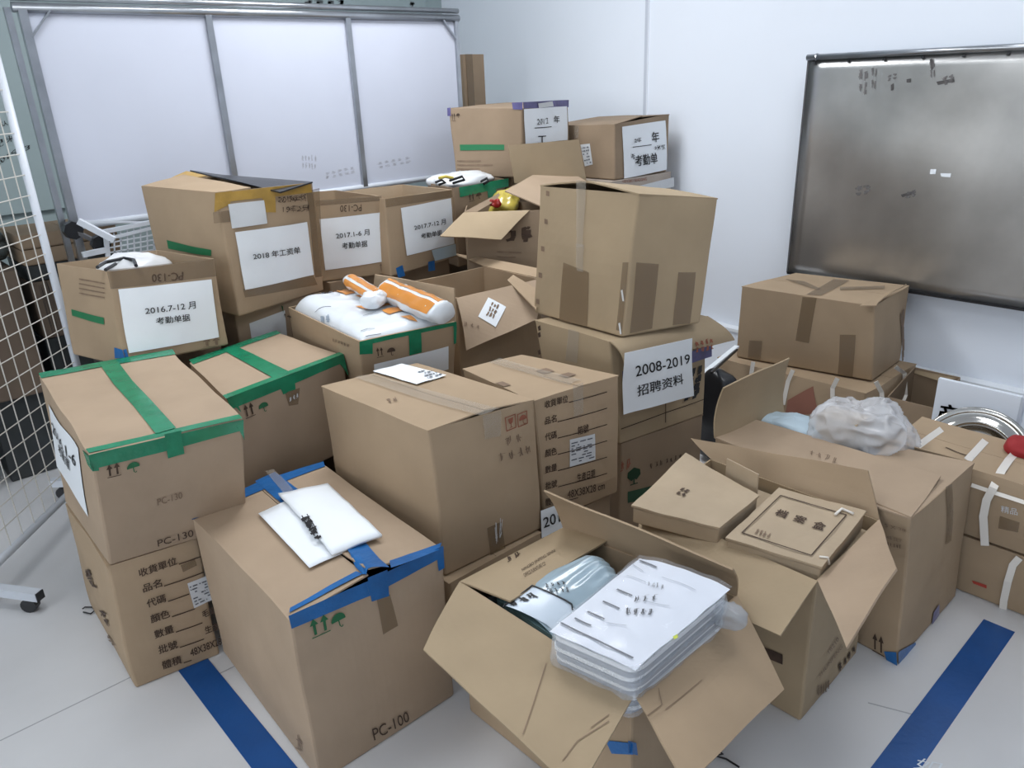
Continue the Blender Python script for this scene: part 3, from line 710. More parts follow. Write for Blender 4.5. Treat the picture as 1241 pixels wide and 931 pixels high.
# second bundle: blue grey plastic wrapped documents
bs = [at(q, z=z) for q, z in (((588, 716), .40), ((676, 772), .40), ((757, 690), .465), ((728, 660), .46))]
bc = sum(bs, Vector()) / 4
bun = thing('document_bundle', 'blue grey plastic bundle tied with black cord, left in the nearest open box', 'documents', (bc.x, bc.y, .3))
def bfn(s, t):
    p = lerp(lerp(bs[0], bs[1], s), lerp(bs[3], bs[2], s), t)
    e = (max(0, s * (1 - s)) * 4) ** .35 * (max(0, min(1, (1 - t) * 6))) ** .5
    fold = .008 * math.sin(s * 34 + 4 * t) * max(0, t - .35) * (1 - abs(2 * s - 1.2) * .6)
    return p + Vector((0, 0, -.05 + .065 * e + fold + .003 * noise.noise(p * 22)))
BS = Surf(bfn, 30)
BV, BF = BS.grid(40, 30)
BGREY = mat('blue_grey_plastic', (.33, .43, .50), .22, var=.15, vscale=5, bump=.5, bscale=20, coat=.3)
o = link_mesh('plastic_sleeve', BV, BF, BGREY, bun, smooth=True)
patch(bun, 'white_window', BS, [(612, 735), (640, 712), (700, 742), (672, 766)], mat('pale_blue_sheet', (.55, .63, .72), .3), .003)
scribble(bun, BS, k4((500, 580), [(610, 495), (720, 480), (750, 545), (650, 545)]), 71, 4, 2, .09, INK, off=.005, dens=7)
scribble(bun, BS, k4((500, 580), [(430, 590), (560, 530), (600, 560), (480, 610)]), 72, 3, 1, .2, INK, 'printed_mark', off=.005, dens=6)
cpts = [BS.pt(*BS.inv(q)) + Vector((0, 0, .006)) for q in ((608, 742), (612, 735), (622, 730), (645, 712), (665, 720), (685, 730), (693, 735), (694, 742))]
link_mesh('cord', *tube(cpts, .0022, 6), BLK, bun, smooth=True)
v, f = boxmesh((bc.x - .13, bc.y - .12, .28), (bc.x + .10, bc.y + .12, .392)); link_mesh('papers', v, f, mat('teal_folder', (.18, .30, .32), .4), bun)
# hidden filling so that the contents rest on something
v, f = boxmesh((g[0].x + .03, g[0].y + .04, .008), (g[3].x - .04, g[1].y - .04, .275))
tag(link_mesh('document_stack', v, f, PAPER, origin=((g[0].x + g[3].x) / 2, (g[0].y + g[1].y) / 2, .14)), 'packed papers filling the bottom of the nearest open box, under the wrapped bundles', 'documents')

# --- H : open box with archive boxes
Hx = Carton('open cardboard box holding two brown archive boxes, right of the nearest open box', 0, .45, None, None, closed=False, m=CB2,
    T3d=dict(T0=at((991, 705), z=.45), T1=(1.555, 1.20, .45), T3=at((1066, 630), z=.45)), B3d=dict(B0=at((969.5, 875), z=0), B1=(1.565, 1.20, 0), B3=at((1038, 792), z=0)), bulge=.006)
ht = Hx.c['t']
H1 = panel(Hx.o, 'flap', ht[1], ht[0], at_r((946, 772), ht[1], ht[0], .18), at_r((770, 690), ht[1], ht[0], .18), m=CB2, bend=-.004, label='flap folded out to the left')
H2 = panel(Hx.o, 'flap', ht[0], ht[3], at_r((1087, 690), ht[0], ht[3], .17), at_r((1026, 786), ht[0], ht[3], .17), m=CB3, label='flap folded out to the right front')
H3 = panel(Hx.o, 'flap', ht[3], ht[2], at((838, 531), x=ht[3].x + .02), at((1052, 571), x=ht[3].x + .03), m=CB, bend=.0, wob=.004, label='long upright flap leaning on the box behind')
patch(Hx.o, 'printed_band', Hx.left, [(925, 783), (949, 793), (949, 805), (925, 795)], PRINT, .003)
text(Hx.o, Hx.front, [('SHUNFENG', k4((780, 691), [(818, 490), (925, 345), (930, 362), (822, 505)])), ('18210', k4((780, 691), [(860, 380), (905, 310), (915, 325), (868, 392)]))], PRINTL)
scribble(Hx.o, Hx.front, k4((780, 691), [(810, 530), (870, 490), (870, 560), (812, 600)]), 33, 5, 1, .2, PRINTL, 'printed_mark', .003)
scribble(Hx.o, Hx.front, k4((780, 691), [(905, 440), (990, 340), (995, 370), (915, 480)]), 34, 4, 1, .25, PRINT, 'printed_mark', .003)
def archive(label, tops, zs, th, bl=None):
    c = [at(q, z=z) for q, z in zip(tops, zs)]
    ctr = sum(c, Vector()) / 4
    o = thing('archive_box', label, 'archive box', (ctr.x, ctr.y, min(zs) - th))
    sd = random.random() * 9
    def lid(s, t):
        p = lerp(lerp(c[0], c[1], s), lerp(c[3], c[2], s), t); return p + Vector((0, 0, .004 * noise.noise(p * 12 + Vector((sd, 0, 0)))))
    S = Surf(lid, 10)
    l = link_mesh('lid', *S.grid(), KRAFT, o); solid(l, .006, -1)
    sc = lambda p: ctr + (p - ctr) * .975
    V = [sc(p) + Vector((0, 0, -.008)) for p in c] + [sc(p) + Vector((0, 0, -th)) for p in c]
    F = [(0, 1, 2, 3), (7, 6, 5, 4)] + [(i, i + 4, (i + 1) % 4 + 4, (i + 1) % 4) for i in range(4)]
    b = link_mesh('box_body', V, F, KRAFT, o); solid(b, 0, 0, .004)
    return o, S
aR, aRs = archive('square brown archive box with a ruled frame and Chinese title, right in the open box', [(879, 652), (996, 688), (1050, 620), (944, 591)], (.475, .475, .475, .475), .055)
fr = join([stroke2([(.0, .0), (1, .0), (1, 1), (0, 1), (0, 0)], .018)])
link_mesh('frame_line', *map2d(aRs, k4((740, 540), [(710, 212), (985, 293), (838, 463), (548, 368)], 3.447), fr, .003), PRINT, aR)
text(aR, aRs, [(s, k4((740, 540), q, 3.447)) for s, q in (('档', [(700, 268), (745, 281), (725, 308), (682, 293)]), ('案', [(775, 293), (822, 306), (802, 332), (758, 318)]), ('盒', [(855, 318), (902, 332), (885, 360), (838, 346)]))], PRINT, bold=.03)
scribble(aR, aRs, k4((740, 540), [(615, 345), (680, 365), (660, 395), (598, 375)], 3.447), 17, 4, 1, .2, PRINTL, off=.003)
tp = [aRs.pt(*aRs.inv(q)) + Vector((0, 0, .006)) for q in ((1012, 626), (1020, 619), (1034, 625))]
link_mesh('white_tie', *tube(tp, .004, 6), WHITE, aR, smooth=True)
tp = [aRs.pt(*aRs.inv(q)) + Vector((0, 0, .003)) for q in ((993, 676), (1003, 677))]
link_mesh('white_tie', *tube(tp + [tp[-1] + Vector((.004, -.004, -.02))], .003, 6), WHITE, aR, smooth=True)
fc = at((930, 696), y=aRs.pt(0, 0).y - .0)
aL, aLs = archive('worn brown archive box with a crumpled corner, left in the open box', [(765, 613), (872, 640), (920, 601), (831, 549)], (.50, .495, .495, .50), .055)
scribble(aL, aLs, k4((740, 540), [(300, 175), (340, 190), (310, 220), (270, 205)], 3.447), 19, 2, 2, .25, PRINT, off=.004)
v, f = boxmesh((ht[0].x + .02, ht[0].y + .03, .006), (ht[3].x - .02, ht[1].y - .03, .415))
tag(link_mesh('file_pack', v, f, KRAFT, origin=((ht[0].x + ht[3].x) / 2, .95, .2)), 'packed brown files under the two archive boxes in the open box', 'documents')
v, f = join([bar(at((880, 572), z=.49), at((918, 592), z=.49), .004, .09)]); 
link_mesh('file_edge', v, f, KRAFT, bpy.data.objects['file_pack'])

# --- I : big box on the right
I_ = Carton('large cardboard box with half open lid and a white plastic bag in it', 0, .475,
    dict(T0=(1104, 628), T1=(866, 531), T2=(950, 500), T3=(1181, 561)), dict(B0=(1087, 806), B3=(1158, 723)), closed=False, m=CB, bulge=.008)
it = I_.c['t']
I1 = panel(I_.o, 'top_flap', it[0] + Vector((0, 0, .001)), it[1] + Vector((0, 0, .001)), at((905, 506), z=.485), at((1140, 577), z=.487), m=CB3, bend=.004, wob=.002, n=10, label='wide lid flap lying nearly closed')
I2 = panel(I_.o, 'top_flap', it[3] + Vector((0, 0, -.002)), it[0] + Vector((0, 0, -.003)), at((1012, 598), z=.474), at((1075, 540), z=.474), m=CB3, wob=.002, label='short lid flap at the right end')
I3 = panel(I_.o, 'top_flap', it[1], it[2], at_r((956, 434), it[1], it[2], .22), at_r((876, 470), it[1], it[2], .19), m=CB2, bend=-.015, label='short flap standing upright')
I4 = panel(I_.o, 'top_flap', it[2], it[3], it[3] + Vector((.012, .02, -.17)), it[2] + Vector((.012, 0, -.17)), m=CB)
tape(I_.o, [(I_.front, [(1108, 806 - 16), (1092, 790), (1090, 808), (1100, 800)])], BT)
tape(I_.o, [(I_.front, [(1087, 790), (1108, 778), (1110, 790), (1088, 806)]), (I_.left, [(1072, 789), (1087, 790), (1088, 807), (1076, 802)])], BT, off=.003)
tape(I_.o, [(I_.front, [(1130, 742), (1137, 732), (1137, 745), (1128, 757)])], PT, off=.003)
tape(I_.o, [(I_.front, [(1145, 590), (1153, 586), (1152, 655), (1145, 660)])], CT)
marks(I_.o, I_.left, [(1058, 766), (1072, 772), (1072, 796), (1058, 788)], None)
text(I_.o, I_.left, [('5 X 38', k4((980, 560), [(440, 350), (560, 385), (562, 400), (442, 372)], 4.75)), ('48 SET', k4((980, 560), [(450, 420), (540, 445), (540, 462), (452, 438)], 4.75))], PRINTL)
scribble(I_.o, I_.left, k4((980, 560), [(450, 450), (540, 470), (540, 500), (452, 480)], 4.75), 37, 5, 1, .2, PRINTL, 'printed_mark', .003)
scribble(I_.o, I1, k4((920, 420), [(230, 480), (390, 520), (370, 560), (230, 510)], 3.866), 38, 4, 1, .08, PRINTL, 'faint_print', .004)
for nm, lab, cat, px, z, r, m_ in (('plastic_bag', 'crumpled white translucent plastic bag lying in the large box on the right', 'bag', (1047, 518), .50, (.125, .165, .095), plastic('white_film', (.78, .80, .84), .42, .15, 1.0, 14)),):
    c = at((1042, 520), z=z)
    o = thing(nm, lab, cat, (c.x, c.y, z - .08))
    link_mesh('bag_body', *bag_fn(c, r[0], r[1], r[2], .25, .05, 4, freq=7, nU=110, nV=60, fr2=19), m_, o, smooth=True)
    kc = at((1012, 515), z=.50)
    kc = c + Vector((-.03, .05, 0)); v, f = boxmesh((kc.x - .05, kc.y - .07, .45), (kc.x + .05, kc.y + .06, .545))
    k_ = link_mesh('wrapped_carton', v, f, KRAFT, o)
c = at((960, 515), z=.47); o = link_mesh('cloth', *bag_fn(c, .07, .12, .03, .1, .02, 7), mat('pale_blue_cloth', (.50, .62, .70), .5), origin=c, smooth=True)
tag(o, 'pale blue plastic wrapped item peeping out of the large box on the right', 'bag')
ctr = (it[0] + it[2]) / 2
v, f = boxmesh((it[0].x + .04, it[0].y + .05, .006), (it[3].x - .05, it[1].y - .05, .40))
tag(link_mesh('file_pack', v, f, KRAFT, origin=(ctr.x, ctr.y, .2)), 'packed brown goods filling the large box under the plastic bag', 'goods')

# ================================================================== BACK ROWS
# --- S P Q R : signed boxes in front of the whiteboard
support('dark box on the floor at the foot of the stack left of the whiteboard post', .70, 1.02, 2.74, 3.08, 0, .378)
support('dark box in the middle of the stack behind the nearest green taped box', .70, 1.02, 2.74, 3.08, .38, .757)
S_ = Carton('open box with the white sign 2016.7-12, behind the nearest green taped box', .76, 1.07,
    dict(T0=(131, 329), T1=(68, 320), T2=(191, 303), T3=(260, 314)), dict(B0=(151, 445), B3=(278, 418)), closed=False, m=CB, bulge=.008, wob=.006)
patch(S_.o, 'year_sign', S_.front, k4((0, 180), [(556, 662), (993, 614), (1028, 886), (606, 962)]), PAPER, .004, .0018, 14, 10, label='white paper sign with black text')
text(S_.o, S_.front, [('2016.7-12 月', k4((0, 180), [(680, 748), (915, 716), (918, 750), (683, 780)])), ('考勤单据', k4((0, 180), [(730, 795), (888, 775), (892, 808), (733, 826)]))], INK, bold=.015, off=.009, name='sign_text')
text(S_.o, S_.front, [('PC-130', k4((0, 180), [(860, 618), (715, 628), (713, 592), (860, 580)]))], PRINT)
tape(S_.o, [(S_.left, k4((0, 180), [(338, 755), (490, 795), (492, 828), (342, 785)]))], mat('green_label_band', (.012, .16, .06), .5))
for k in range(4):
    q = k4((0, 180), [(375, 610 + 22 * k), (495, 632 + 22 * k), (495, 638 + 22 * k), (375, 616 + 22 * k)]); patch(S_.o, 'printed_line', S_.left, q, PRINTL, .003)
marks(S_.o, S_.front, k4((0, 180), [(950, 895), (1035, 885), (1040, 925), (955, 935)]), None, PRINTL)
tape(S_.o, [(S_.left, [(139, 421), (149, 424), (152, 434), (140, 434)])], BT)
tape(S_.o, [(S_.front, [(149, 424), (153, 423), (156, 434), (152, 434)])], BT)
tape(S_.o, [(S_.front, k4((0, 180), [(500, 572), (1010, 515), (1018, 600), (520, 660)]))], CT, off=.001)
cS = (S_.c['t'][0] + S_.c['t'][2]) / 2
BAGW = mat('white_bag', (.68, .70, .72), .3, bump=.6, bscale=14, coat=.2)
o = thing('plastic_sack', 'white plastic sack with black print inside the open 2016.7-12 box', 'bag', (cS.x, cS.y, .9))
link_mesh('sack_body', *bag_fn(cS + Vector((-.01, .02, -.045)), .12, .13, .062, .2, .02, 2, fr2=14), BAGW, o, smooth=True)
def on_top(px, z): return at(px, z=z)
for pts in ([(118, 324), (128, 318), (150, 313), (162, 315), (165, 322)], [(128, 327), (140, 320)]):
    link_mesh('printed_stripe', *tube([at(q, z=1.088) for q in pts], .006, 6), BLK, o)

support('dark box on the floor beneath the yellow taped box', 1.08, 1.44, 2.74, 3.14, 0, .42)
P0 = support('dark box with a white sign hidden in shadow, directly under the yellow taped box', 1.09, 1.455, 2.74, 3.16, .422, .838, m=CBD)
patch(P0.o, 'year_sign', P0.front, [(302, 392), (345, 376), (348, 410), (306, 420)], PAPER2)
P_ = Carton('tall box with yellow tape and the white sign 2018, in front of the whiteboard', .84, 1.277,
    dict(T0=(261, 234), T1=(172, 226), T3=(379, 221), T2=(262, 212)), dict(B0=(290, 384), B3=(393, 352)), closed=False, m=CB, bulge=.012, wob=.007)
pt_ = P_.c['t']
panel(P_.o, 'top_flap', pt_[0], pt_[1], hm(pt_[1], pt_[2], .55, .02), hm(pt_[0], pt_[3], .35, .004), m=CB, wob=.004)
panel(P_.o, 'top_flap', pt_[3], pt_[2], at((230, 207), z=1.315), at((340, 233), z=1.262), m=BLK, wob=.003, label='black plastic covered lid flap sticking up')
panel(P_.o, 'top_flap', pt_[2], pt_[1], at((196, 222), z=1.275), at((225, 208), z=1.30), m=YT, wob=.003, label='yellow taped rear flap')
tape(P_.o, [(P_.front, k4((160, 180), [(390, 210), (470, 200), (460, 262), (386, 300)])), (P_.front, k4((160, 180), [(450, 205), (835, 160), (845, 205), (452, 250)])), (P_.front, k4((160, 180), [(600, 190), (670, 180), (675, 300), (625, 300)]))], YT)
tape(P_.o, [(P_.front, k4((160, 180), [(380, 300), (460, 290), (462, 345), (384, 352)])), (P_.front, k4((160, 180), [(818, 200), (880, 185), (898, 600), (860, 606)])), (P_.front, k4((160, 180), [(520, 660), (850, 595), (870, 640), (530, 700)]))], CT, off=.001)
patch(P_.o, 'small_paper', P_.front, k4((160, 180), [(450, 262), (618, 243), (634, 352), (468, 376)]), PAPER2, .004, .002)
patch(P_.o, 'year_sign', P_.front, k4((160, 180), [(482, 393), (820, 344), (852, 592), (528, 664)]), PAPER, .004, .0018, 14, 10, label='white paper sign with black text')
text(P_.o, P_.front, [('2018 年工资单', k4((160, 180), [(562, 492), (782, 458), (786, 490), (566, 522)]))], INK, bold=.015, off=.009, name='sign_text')
text(P_.o, P_.front, [('2018年终', k4((160, 180), [(685, 222), (815, 212), (818, 248), (690, 256)])), ('19年2月', k4((160, 180), [(706, 268), (825, 262), (828, 295), (710, 302)]))], PRINT, wob=.12, shear=.2, name='handwriting', off=.004)
tape(P_.o, [(P_.left, k4((160, 180), [(165, 430), (375, 476), (372, 505), (172, 470)]))], mat('green_label_band', (.012, .16, .06), .5), off=.002)

support('brown box on the floor below the row of year signs, left of the corner', 1.56, 2.16, 2.84, 3.2, 0, .42)
support('dark box below the 2017.1-6 and 2017.7-12 boxes', 1.56, 2.2, 2.86, 3.22, .422, .838)
def signed(label, z0, z1, T, Bd, sign, l1, q1, l2, q2, **k):
    c = Carton(label, z0, z1, T, Bd, closed=False, m=CB, bulge=.006, wob=.004, **k)
    patch(c.o, 'year_sign', c.front, sign, PAPER, .004, .0018, 14, 10, label='white paper sign with black text')
    text(c.o, c.front, [(l1, q1), (l2, q2)], INK, bold=.015, off=.009, name='sign_text'); return c
Q_ = signed('open box with the white sign 2017.1-6, middle of the row at the whiteboard', .84, 1.17,
    dict(T0=(381, 244), T1=Vector((.0, .36, 0)), T3=(461, 238)), dict(B0=(390, 342), B3=(471, 332)), k4((160, 180), [(880, 332), (1166, 300), (1186, 530), (908, 572)]),
    '2017.1-6 月', k4((160, 180), [(956, 398), (1112, 378), (1114, 405), (960, 424)]), '考勤单据', k4((160, 180), [(985, 443), (1102, 430), (1104, 460), (987, 472)]))
text(Q_.o, Q_.front, [('PC-130', k4((160, 180), [(1078, 294), (978, 298), (978, 268), (1078, 262)]))], PRINT)
tape(Q_.o, [(Q_.front, k4((160, 180), [(860, 245), (1172, 222), (1174, 245), (862, 270)]))], CT, off=.001)
marks(Q_.o, Q_.front, k4((160, 180), [(1162, 540), (1186, 535), (1190, 570), (1165, 575)]), None, PRINTL)
R_ = signed('open box with the white sign 2017.7-12, right of the 2017.1-6 box', .84, 1.163,
    dict(T0=(466, 241), T1=Vector((.0, .38, 0)), T3=(548, 230)), dict(B0=(474, 336), B3=(555, 311)), k4((320, 200), [(640, 202), (876, 154), (893, 368), (668, 426)]),
    '2017.7-12 月', k4((320, 200), [(698, 283), (846, 250), (848, 275), (702, 306)]), '考勤单据', k4((320, 200), [(730, 322), (828, 302), (831, 328), (733, 345)]))
patch(R_.o, 'small_paper', R_.front, [(522, 303), (551, 295), (552, 309), (526, 316)], mat('pale_blue_label', (.45, .56, .62), .5), .006)
tape(R_.o, [(R_.front, k4((320, 200), [(618, 485), (650, 470), (662, 520), (630, 532)])), (R_.front, k4((320, 200), [(770, 455), (800, 448), (802, 495), (770, 500)]))], BT)
tape(R_.o, [(R_.front, k4((320, 200), [(568, 160), (880, 115), (884, 150), (572, 200)]))], CT, off=.001)
o = thing('paper_pile', 'white papers inside the open 2017.7-12 box', 'papers', tuple((R_.c['t'][0] + R_.c['t'][2]) / 2 - Vector((0, 0, .14))))
rc = (R_.c['t'][0] + R_.c['t'][2]) / 2
v, f = boxmesh((rc.x - .14, rc.y - .14, 1.0), (rc.x + .12, rc.y + .14, 1.10)); link_mesh('papers', v, f, PAPER, o)

# --- T : green taped box with orange striped bags
support('plain box on the floor beneath the box with orange striped bags', 1.24, 1.56, 2.14, 2.60, 0, .447)
T_ = Carton('green taped open box holding white and orange sacks, before the 2017.1-6 box', .45, .83,
    dict(T0=(436, 414), T1=Vector((.045, .58, 0)), T3=(552, 390)), dict(B0=(446, 520)), closed=False, m=CB, bulge=.012, wob=.004)
tt = T_.c['t']
tape(T_.o, [(T_.front, k4((330, 310), [(570, 560), (1200, 428), (1202, 452), (572, 590)], 5.396)), (T_.front, k4((330, 310), [(568, 560), (655, 545), (655, 640), (570, 645)], 5.396)), (T_.front, k4((330, 310), [(888, 500), (970, 485), (975, 630), (895, 650)], 5.396)), (T_.front, k4((330, 310), [(1180, 435), (1203, 430), (1200, 570), (1184, 575)], 5.396)), (T_.left, [(338, 368), (344, 371), (346, 402), (341, 398)])], GT)
marks(T_.o, T_.front, k4((330, 310), [(675, 600), (720, 592), (728, 655), (683, 665)], 5.396), k4((330, 310), [(745, 602), (802, 590), (803, 645), (752, 655)], 5.396), PRINT, PRINT)
marks(T_.o, T_.left, k4((330, 310), [(66, 370), (92, 375), (95, 415), (70, 405)], 5.396), k4((330, 310), [(100, 385), (130, 392), (130, 415), (104, 410)], 5.396), PRINT, PRINT)
patch(T_.o, 'year_sign', T_.front, [(453, 441), (543, 419), (543, 447), (453, 470)], PAPER, .003)
scribble(T_.o, T_.left, k4((330, 310), [(395, 530), (510, 570), (510, 600), (395, 560)], 5.396), 9, 6, 1, .15, PRINTL, 'printed_mark', .003)
panel(T_.o, 'flap', tt[3], tt[2], at((455, 333), x=tt[3].x + .02), at((551, 349), x=tt[3].x + .03), m=CB, wob=.003, label='upright flap behind the sacks')
ORN = mat('orange_print', (.62, .25, .05), .3, var=.08, vscale=10, coat=.2)
SACK = mat('white_sack', (.70, .74, .78), .3, var=.03, bump=.5, bscale=12, coat=.25)
tc_ = (tt[0] + tt[2]) / 2
sk = thing('plastic_sack', 'large flat white plastic sack with orange stripes filling the green taped open box', 'sack', (tc_.x, tc_.y, .72))
def skf(s, t):
    p = lerp(lerp(tt[0], tt[3], s), lerp(tt[1], tt[2], s), t)
    e = max(0, 1 - abs(2 * s - 1) ** 8) ** .6 * max(0, 1 - abs(2 * t - 1) ** 10) ** .5 * (.72 + .45 * min(1, max(0, t)))
    c = lerp(p, tc_, .05)
    return c + Vector((0, 0, -.030 + .072 * e + .009 * noise.noise(p * 9) * e - .010 * abs(noise.noise(p * 13)) * e))
SK = Surf(skf, 30)
link_mesh('sack_body', *SK.grid(60, 60), SACK, sk, smooth=True)
def k6(q): return k4((330, 310), q, 5.396)
def ribbon(parent, S, quads, m, name='orange_stripe'):
    for q in quads: link_mesh(name, *patch_vf(S, q, .004, 0, 16, 4), m, parent, smooth=True)
ribbon(sk, SK, [k6(q) for q in ([(290, 205), (480, 168), (520, 195), (390, 220)], [(400, 240), (540, 205), (600, 240), (480, 260)], [(540, 335), (780, 315), (830, 325), (620, 358)], [(715, 362), (860, 340), (885, 362), (770, 388)], [(835, 402), (905, 395), (950, 438), (900, 425)], [(540, 265), (610, 260), (660, 290), (600, 285)])], ORN)
for (a, b) in (((285, 372), (385, 338)), ((580, 498), (670, 482)), ((610, 532), (710, 515)), ((595, 398), (680, 372))):
    lines(sk, SK, [(k6([a])[0], k6([b])[0])], .9, mat('dark_print', (.05, .06, .09), .5), 'printed_line', .004)
text(sk, SK, [('UNIT LIMITED', k6([(290, 262), (440, 250), (445, 272), (300, 285)]))], mat('grey_blue_print', (.30, .36, .44), .5), off=.005)
for lo_, seed in ((k6([(345, 415)])[0], 1), (k6([(330, 395)])[0], 2)):
    scribble(sk, SK, k6([(310, 395), (385, 375), (392, 440), (325, 435)]), seed, 2, 1, .15, mat('grey_blue_print', (.3, .36, .44), .5), 'crease', .004)
# two rolled sacks on top
def roll(label, a, b, r, za, zb, stripes, seed, twist=0.0):
    A_ = at(a, z=za); B_ = at(b, z=zb); d = (B_ - A_); L = d.length; d.normalize()
    up = Vector((0, 0, 1)); s = d.cross(up).normalized(); u = s.cross(d)
    o = thing('rolled_sack', label, 'sack', tuple((A_ + B_) / 2 - Vector((0, 0, r))))
    def fn(x, ph, k=1.0):
        rr = r * (1 - .25 * x * twist) * (1 + .20 * noise.noise(Vector((x * 4, math.cos(ph), math.sin(ph))) * 1.7 + Vector((seed, 0, 0))) - .10 * abs(math.sin(2 * ph)) ** 1 + .05 * noise.noise(Vector((x * 22, ph * 2, seed)))) * (1 if .03 < x < .97 else .86)
        return A_ + d * (L * x) + (s * math.cos(ph) + u * math.sin(ph) * .8) * rr * k
    n, m_ = 20, 24
    V = [fn(i / n, 2 * math.pi * j / m_) for i in range(n + 1) for j in range(m_)]
    F = [(i * m_ + j, i * m_ + (j + 1) % m_, (i + 1) * m_ + (j + 1) % m_, (i + 1) * m_ + j) for i in range(n) for j in range(m_)] + [tuple(range(m_))[::-1], tuple(n * m_ + j for j in range(m_))]
    link_mesh('sack_body', V, F, SACK, o, smooth=True)
    for (p0, p1) in stripes:
        V = [fn(lerp(.06, .95, i / n), lerp(p0, p1, j / 6), 1.03) for i in range(n + 1) for j in range(7)]
        F = [(i * 7 + j, i * 7 + j + 1, (i + 1) * 7 + j + 1, (i + 1) * 7 + j) for i in range(n) for j in range(6)]
        link_mesh('orange_stripe', V, F, ORN, o, smooth=True)
    return o, fn
rA, fA = roll('rolled white sack with wide orange stripe, right on top of the flat sack', (470, 352), (538, 380), .056, .90, .885, ((.04 * math.pi, .36 * math.pi), (.44 * math.pi, .66 * math.pi)), 3)
rB, fB = roll('crumpled sack end with orange stripes, lying left of the rolled sack', (424, 340), (462, 362), .036, .905, .90, ((-.05 * math.pi, .22 * math.pi), (.34 * math.pi, .62 * math.pi)), 5, .3)
link_mesh('crumpled_fold', *bag_fn(at((452, 364), z=.895), .038, .04, .03, .5, .016, 8, fr2=28), SACK, rB, smooth=True)

# --- U : open box with sticker on its flap
support('plain box on the floor beneath the open box with a sticker', 1.76, 1.88, 2.2, 2.55, 0, .448)
U_ = Carton('open empty box with a white sticker on its hanging flap, left of the tall stack', .45, .84,
    None, None, closed=False, m=CB, bulge=.006, T3d=dict(T0=at((553, 362), z=.84), T1=at((553, 362), z=.84) + Vector((0, .36, 0)), T3=at((656, 338), z=.84)),
    B3d=dict(B0=at((553, 362), z=.84) - Vector((0, 0, .39)), B1=at((553, 362), z=.84) + Vector((0, .36, -.39)), B3=at((656, 338), z=.84) - Vector((0, 0, .39))))
ut = U_.c['t']
U1 = panel(U_.o, 'flap', ut[0], ut[3], at_r((650, 388), ut[0], ut[3], .20), at_r((565, 424), ut[0], ut[3], .20), m=CB3, wob=.005, bend=-.01, label='wide flap hanging over the front')
patch(U_.o, 'shipping_label', U1, k4((480, 280), [(575, 422), (688, 480), (622, 606), (512, 540)], 5.17), PAPER, .005, .001, label='small white sticker')
scribble(U_.o, U1, k4((480, 280), [(600, 445), (650, 470), (610, 560), (560, 530)], 5.17), 3, 3, 3, .3, PRINTL, 'label_print', .007)
scribble(U_.o, U1, k4((480, 280), [(410, 560), (540, 590), (530, 620), (420, 600)], 5.17), 4, 3, 1, .12, PRINTL, 'handwriting', .006)
U2 = panel(U_.o, 'flap', ut[3] + Vector((0, .02, 0)), ut[2], at((546, 306), x=ut[3].x + .05), at((652, 326), x=ut[3].x + .06), m=CB, wob=.004, label='upright flap at the right')
U3 = panel(U_.o, 'flap', ut[0] + Vector((.03, .02, -.01)), ut[1] + Vector((.03, 0, -.01)), ut[1] + Vector((.13, .0, -.13)), ut[0] + Vector((.13, .02, -.13)), m=CBI, label='short flap folded inward')
U4 = panel(U_.o, 'flap', at((615, 340), z=.85), at((650, 376), z=.80), at((652, 352), z=.83), at((622, 334), z=.86), m=CB)

# --- V : open box with yellow bag, askew
VZ = 1.06
va, vb = at((562, 258), z=VZ), at((642, 255), z=VZ); vd = (vb - va); vn = Vector((-vd.y, vd.x, 0)).normalized() * .27
support('box under the askew open box with a yellow bag', va.x + .02, va.x + .30, va.y - .0, va.y + .26, 0, .40)
support('second plain box under the askew open box with a yellow bag', va.x + .02, va.x + .30, va.y - .0, va.y + .26, .402, .717)
V_ = Carton('open box askew with raised flaps and a yellow foil bag inside', .72, VZ, None, None, closed=False, m=CBD,
    T3d=dict(T0=va, T1=va + vn, T3=va + vd * 1.35), B3d=dict(B0=(va.x + .01, va.y + .01, .72), B1=tuple((va + vn)[:2]) + (.72,), B3=tuple((va + vd * 1.35)[:2]) + (.72,)))
vt = V_.c['t']
panel(V_.o, 'flap', vt[0], vb, at_r((607, 290), vt[0], vb, .15), at_r((533, 286), vt[0], vb, .17), m=CB2, label='flap folded out towards the camera')
panel(V_.o, 'flap', at((655, 250), z=1.075), at((712, 221), z=1.11), at((673, 197), z=1.19), at((612, 232), z=1.135), m=CB3, wob=.003, label='flap folded over the yellow bag')
panel(V_.o, 'flap', at((624, 222), y=2.80), at((711, 222), y=2.72), at((701, 169), y=2.74), at((616, 176), y=2.82), m=CB2, wob=.003, label='rear flap standing upright')
panel(V_.o, 'flap', vt[0] + Vector((0, 0, .002)), at((672, 198), z=1.185), at((668, 204), z=1.165), at((578, 257), z=1.055), m=CBD, wob=.001, th=.004, label='narrow left edge rising to the rear')
scribble(V_.o, V_.front, [(610, 276), (648, 270), (648, 292), (612, 296)], 15, 2, 1, .3, PRINT, 'printed_mark', .003)
lines(V_.o, V_.front, [((602, 305), (632, 306)), ((602, 311), (625, 312))], 1.5, PRINTL)
bc2 = at((614, 251), z=1.04)
o = thing('foil_bag', 'crumpled yellow and red foil bag inside the askew open box', 'bag', (bc2.x, bc2.y, .95))
link_mesh('bag_body', *bag_fn(bc2 + Vector((.01, .015, 0)), .085, .07, .07, .5, .03, 6, fr2=18), mat('yellow_foil', (.62, .50, .10), .22, var=.25, vscale=9, bump=.6, bscale=20, coat=.4), o, smooth=True)
link_mesh('red_corner', *bag_fn(at((599, 246), z=1.075), .014, .035, .024, .5, .012, 2), mat('red_foil', (.30, .02, .015), .25), o, smooth=True)
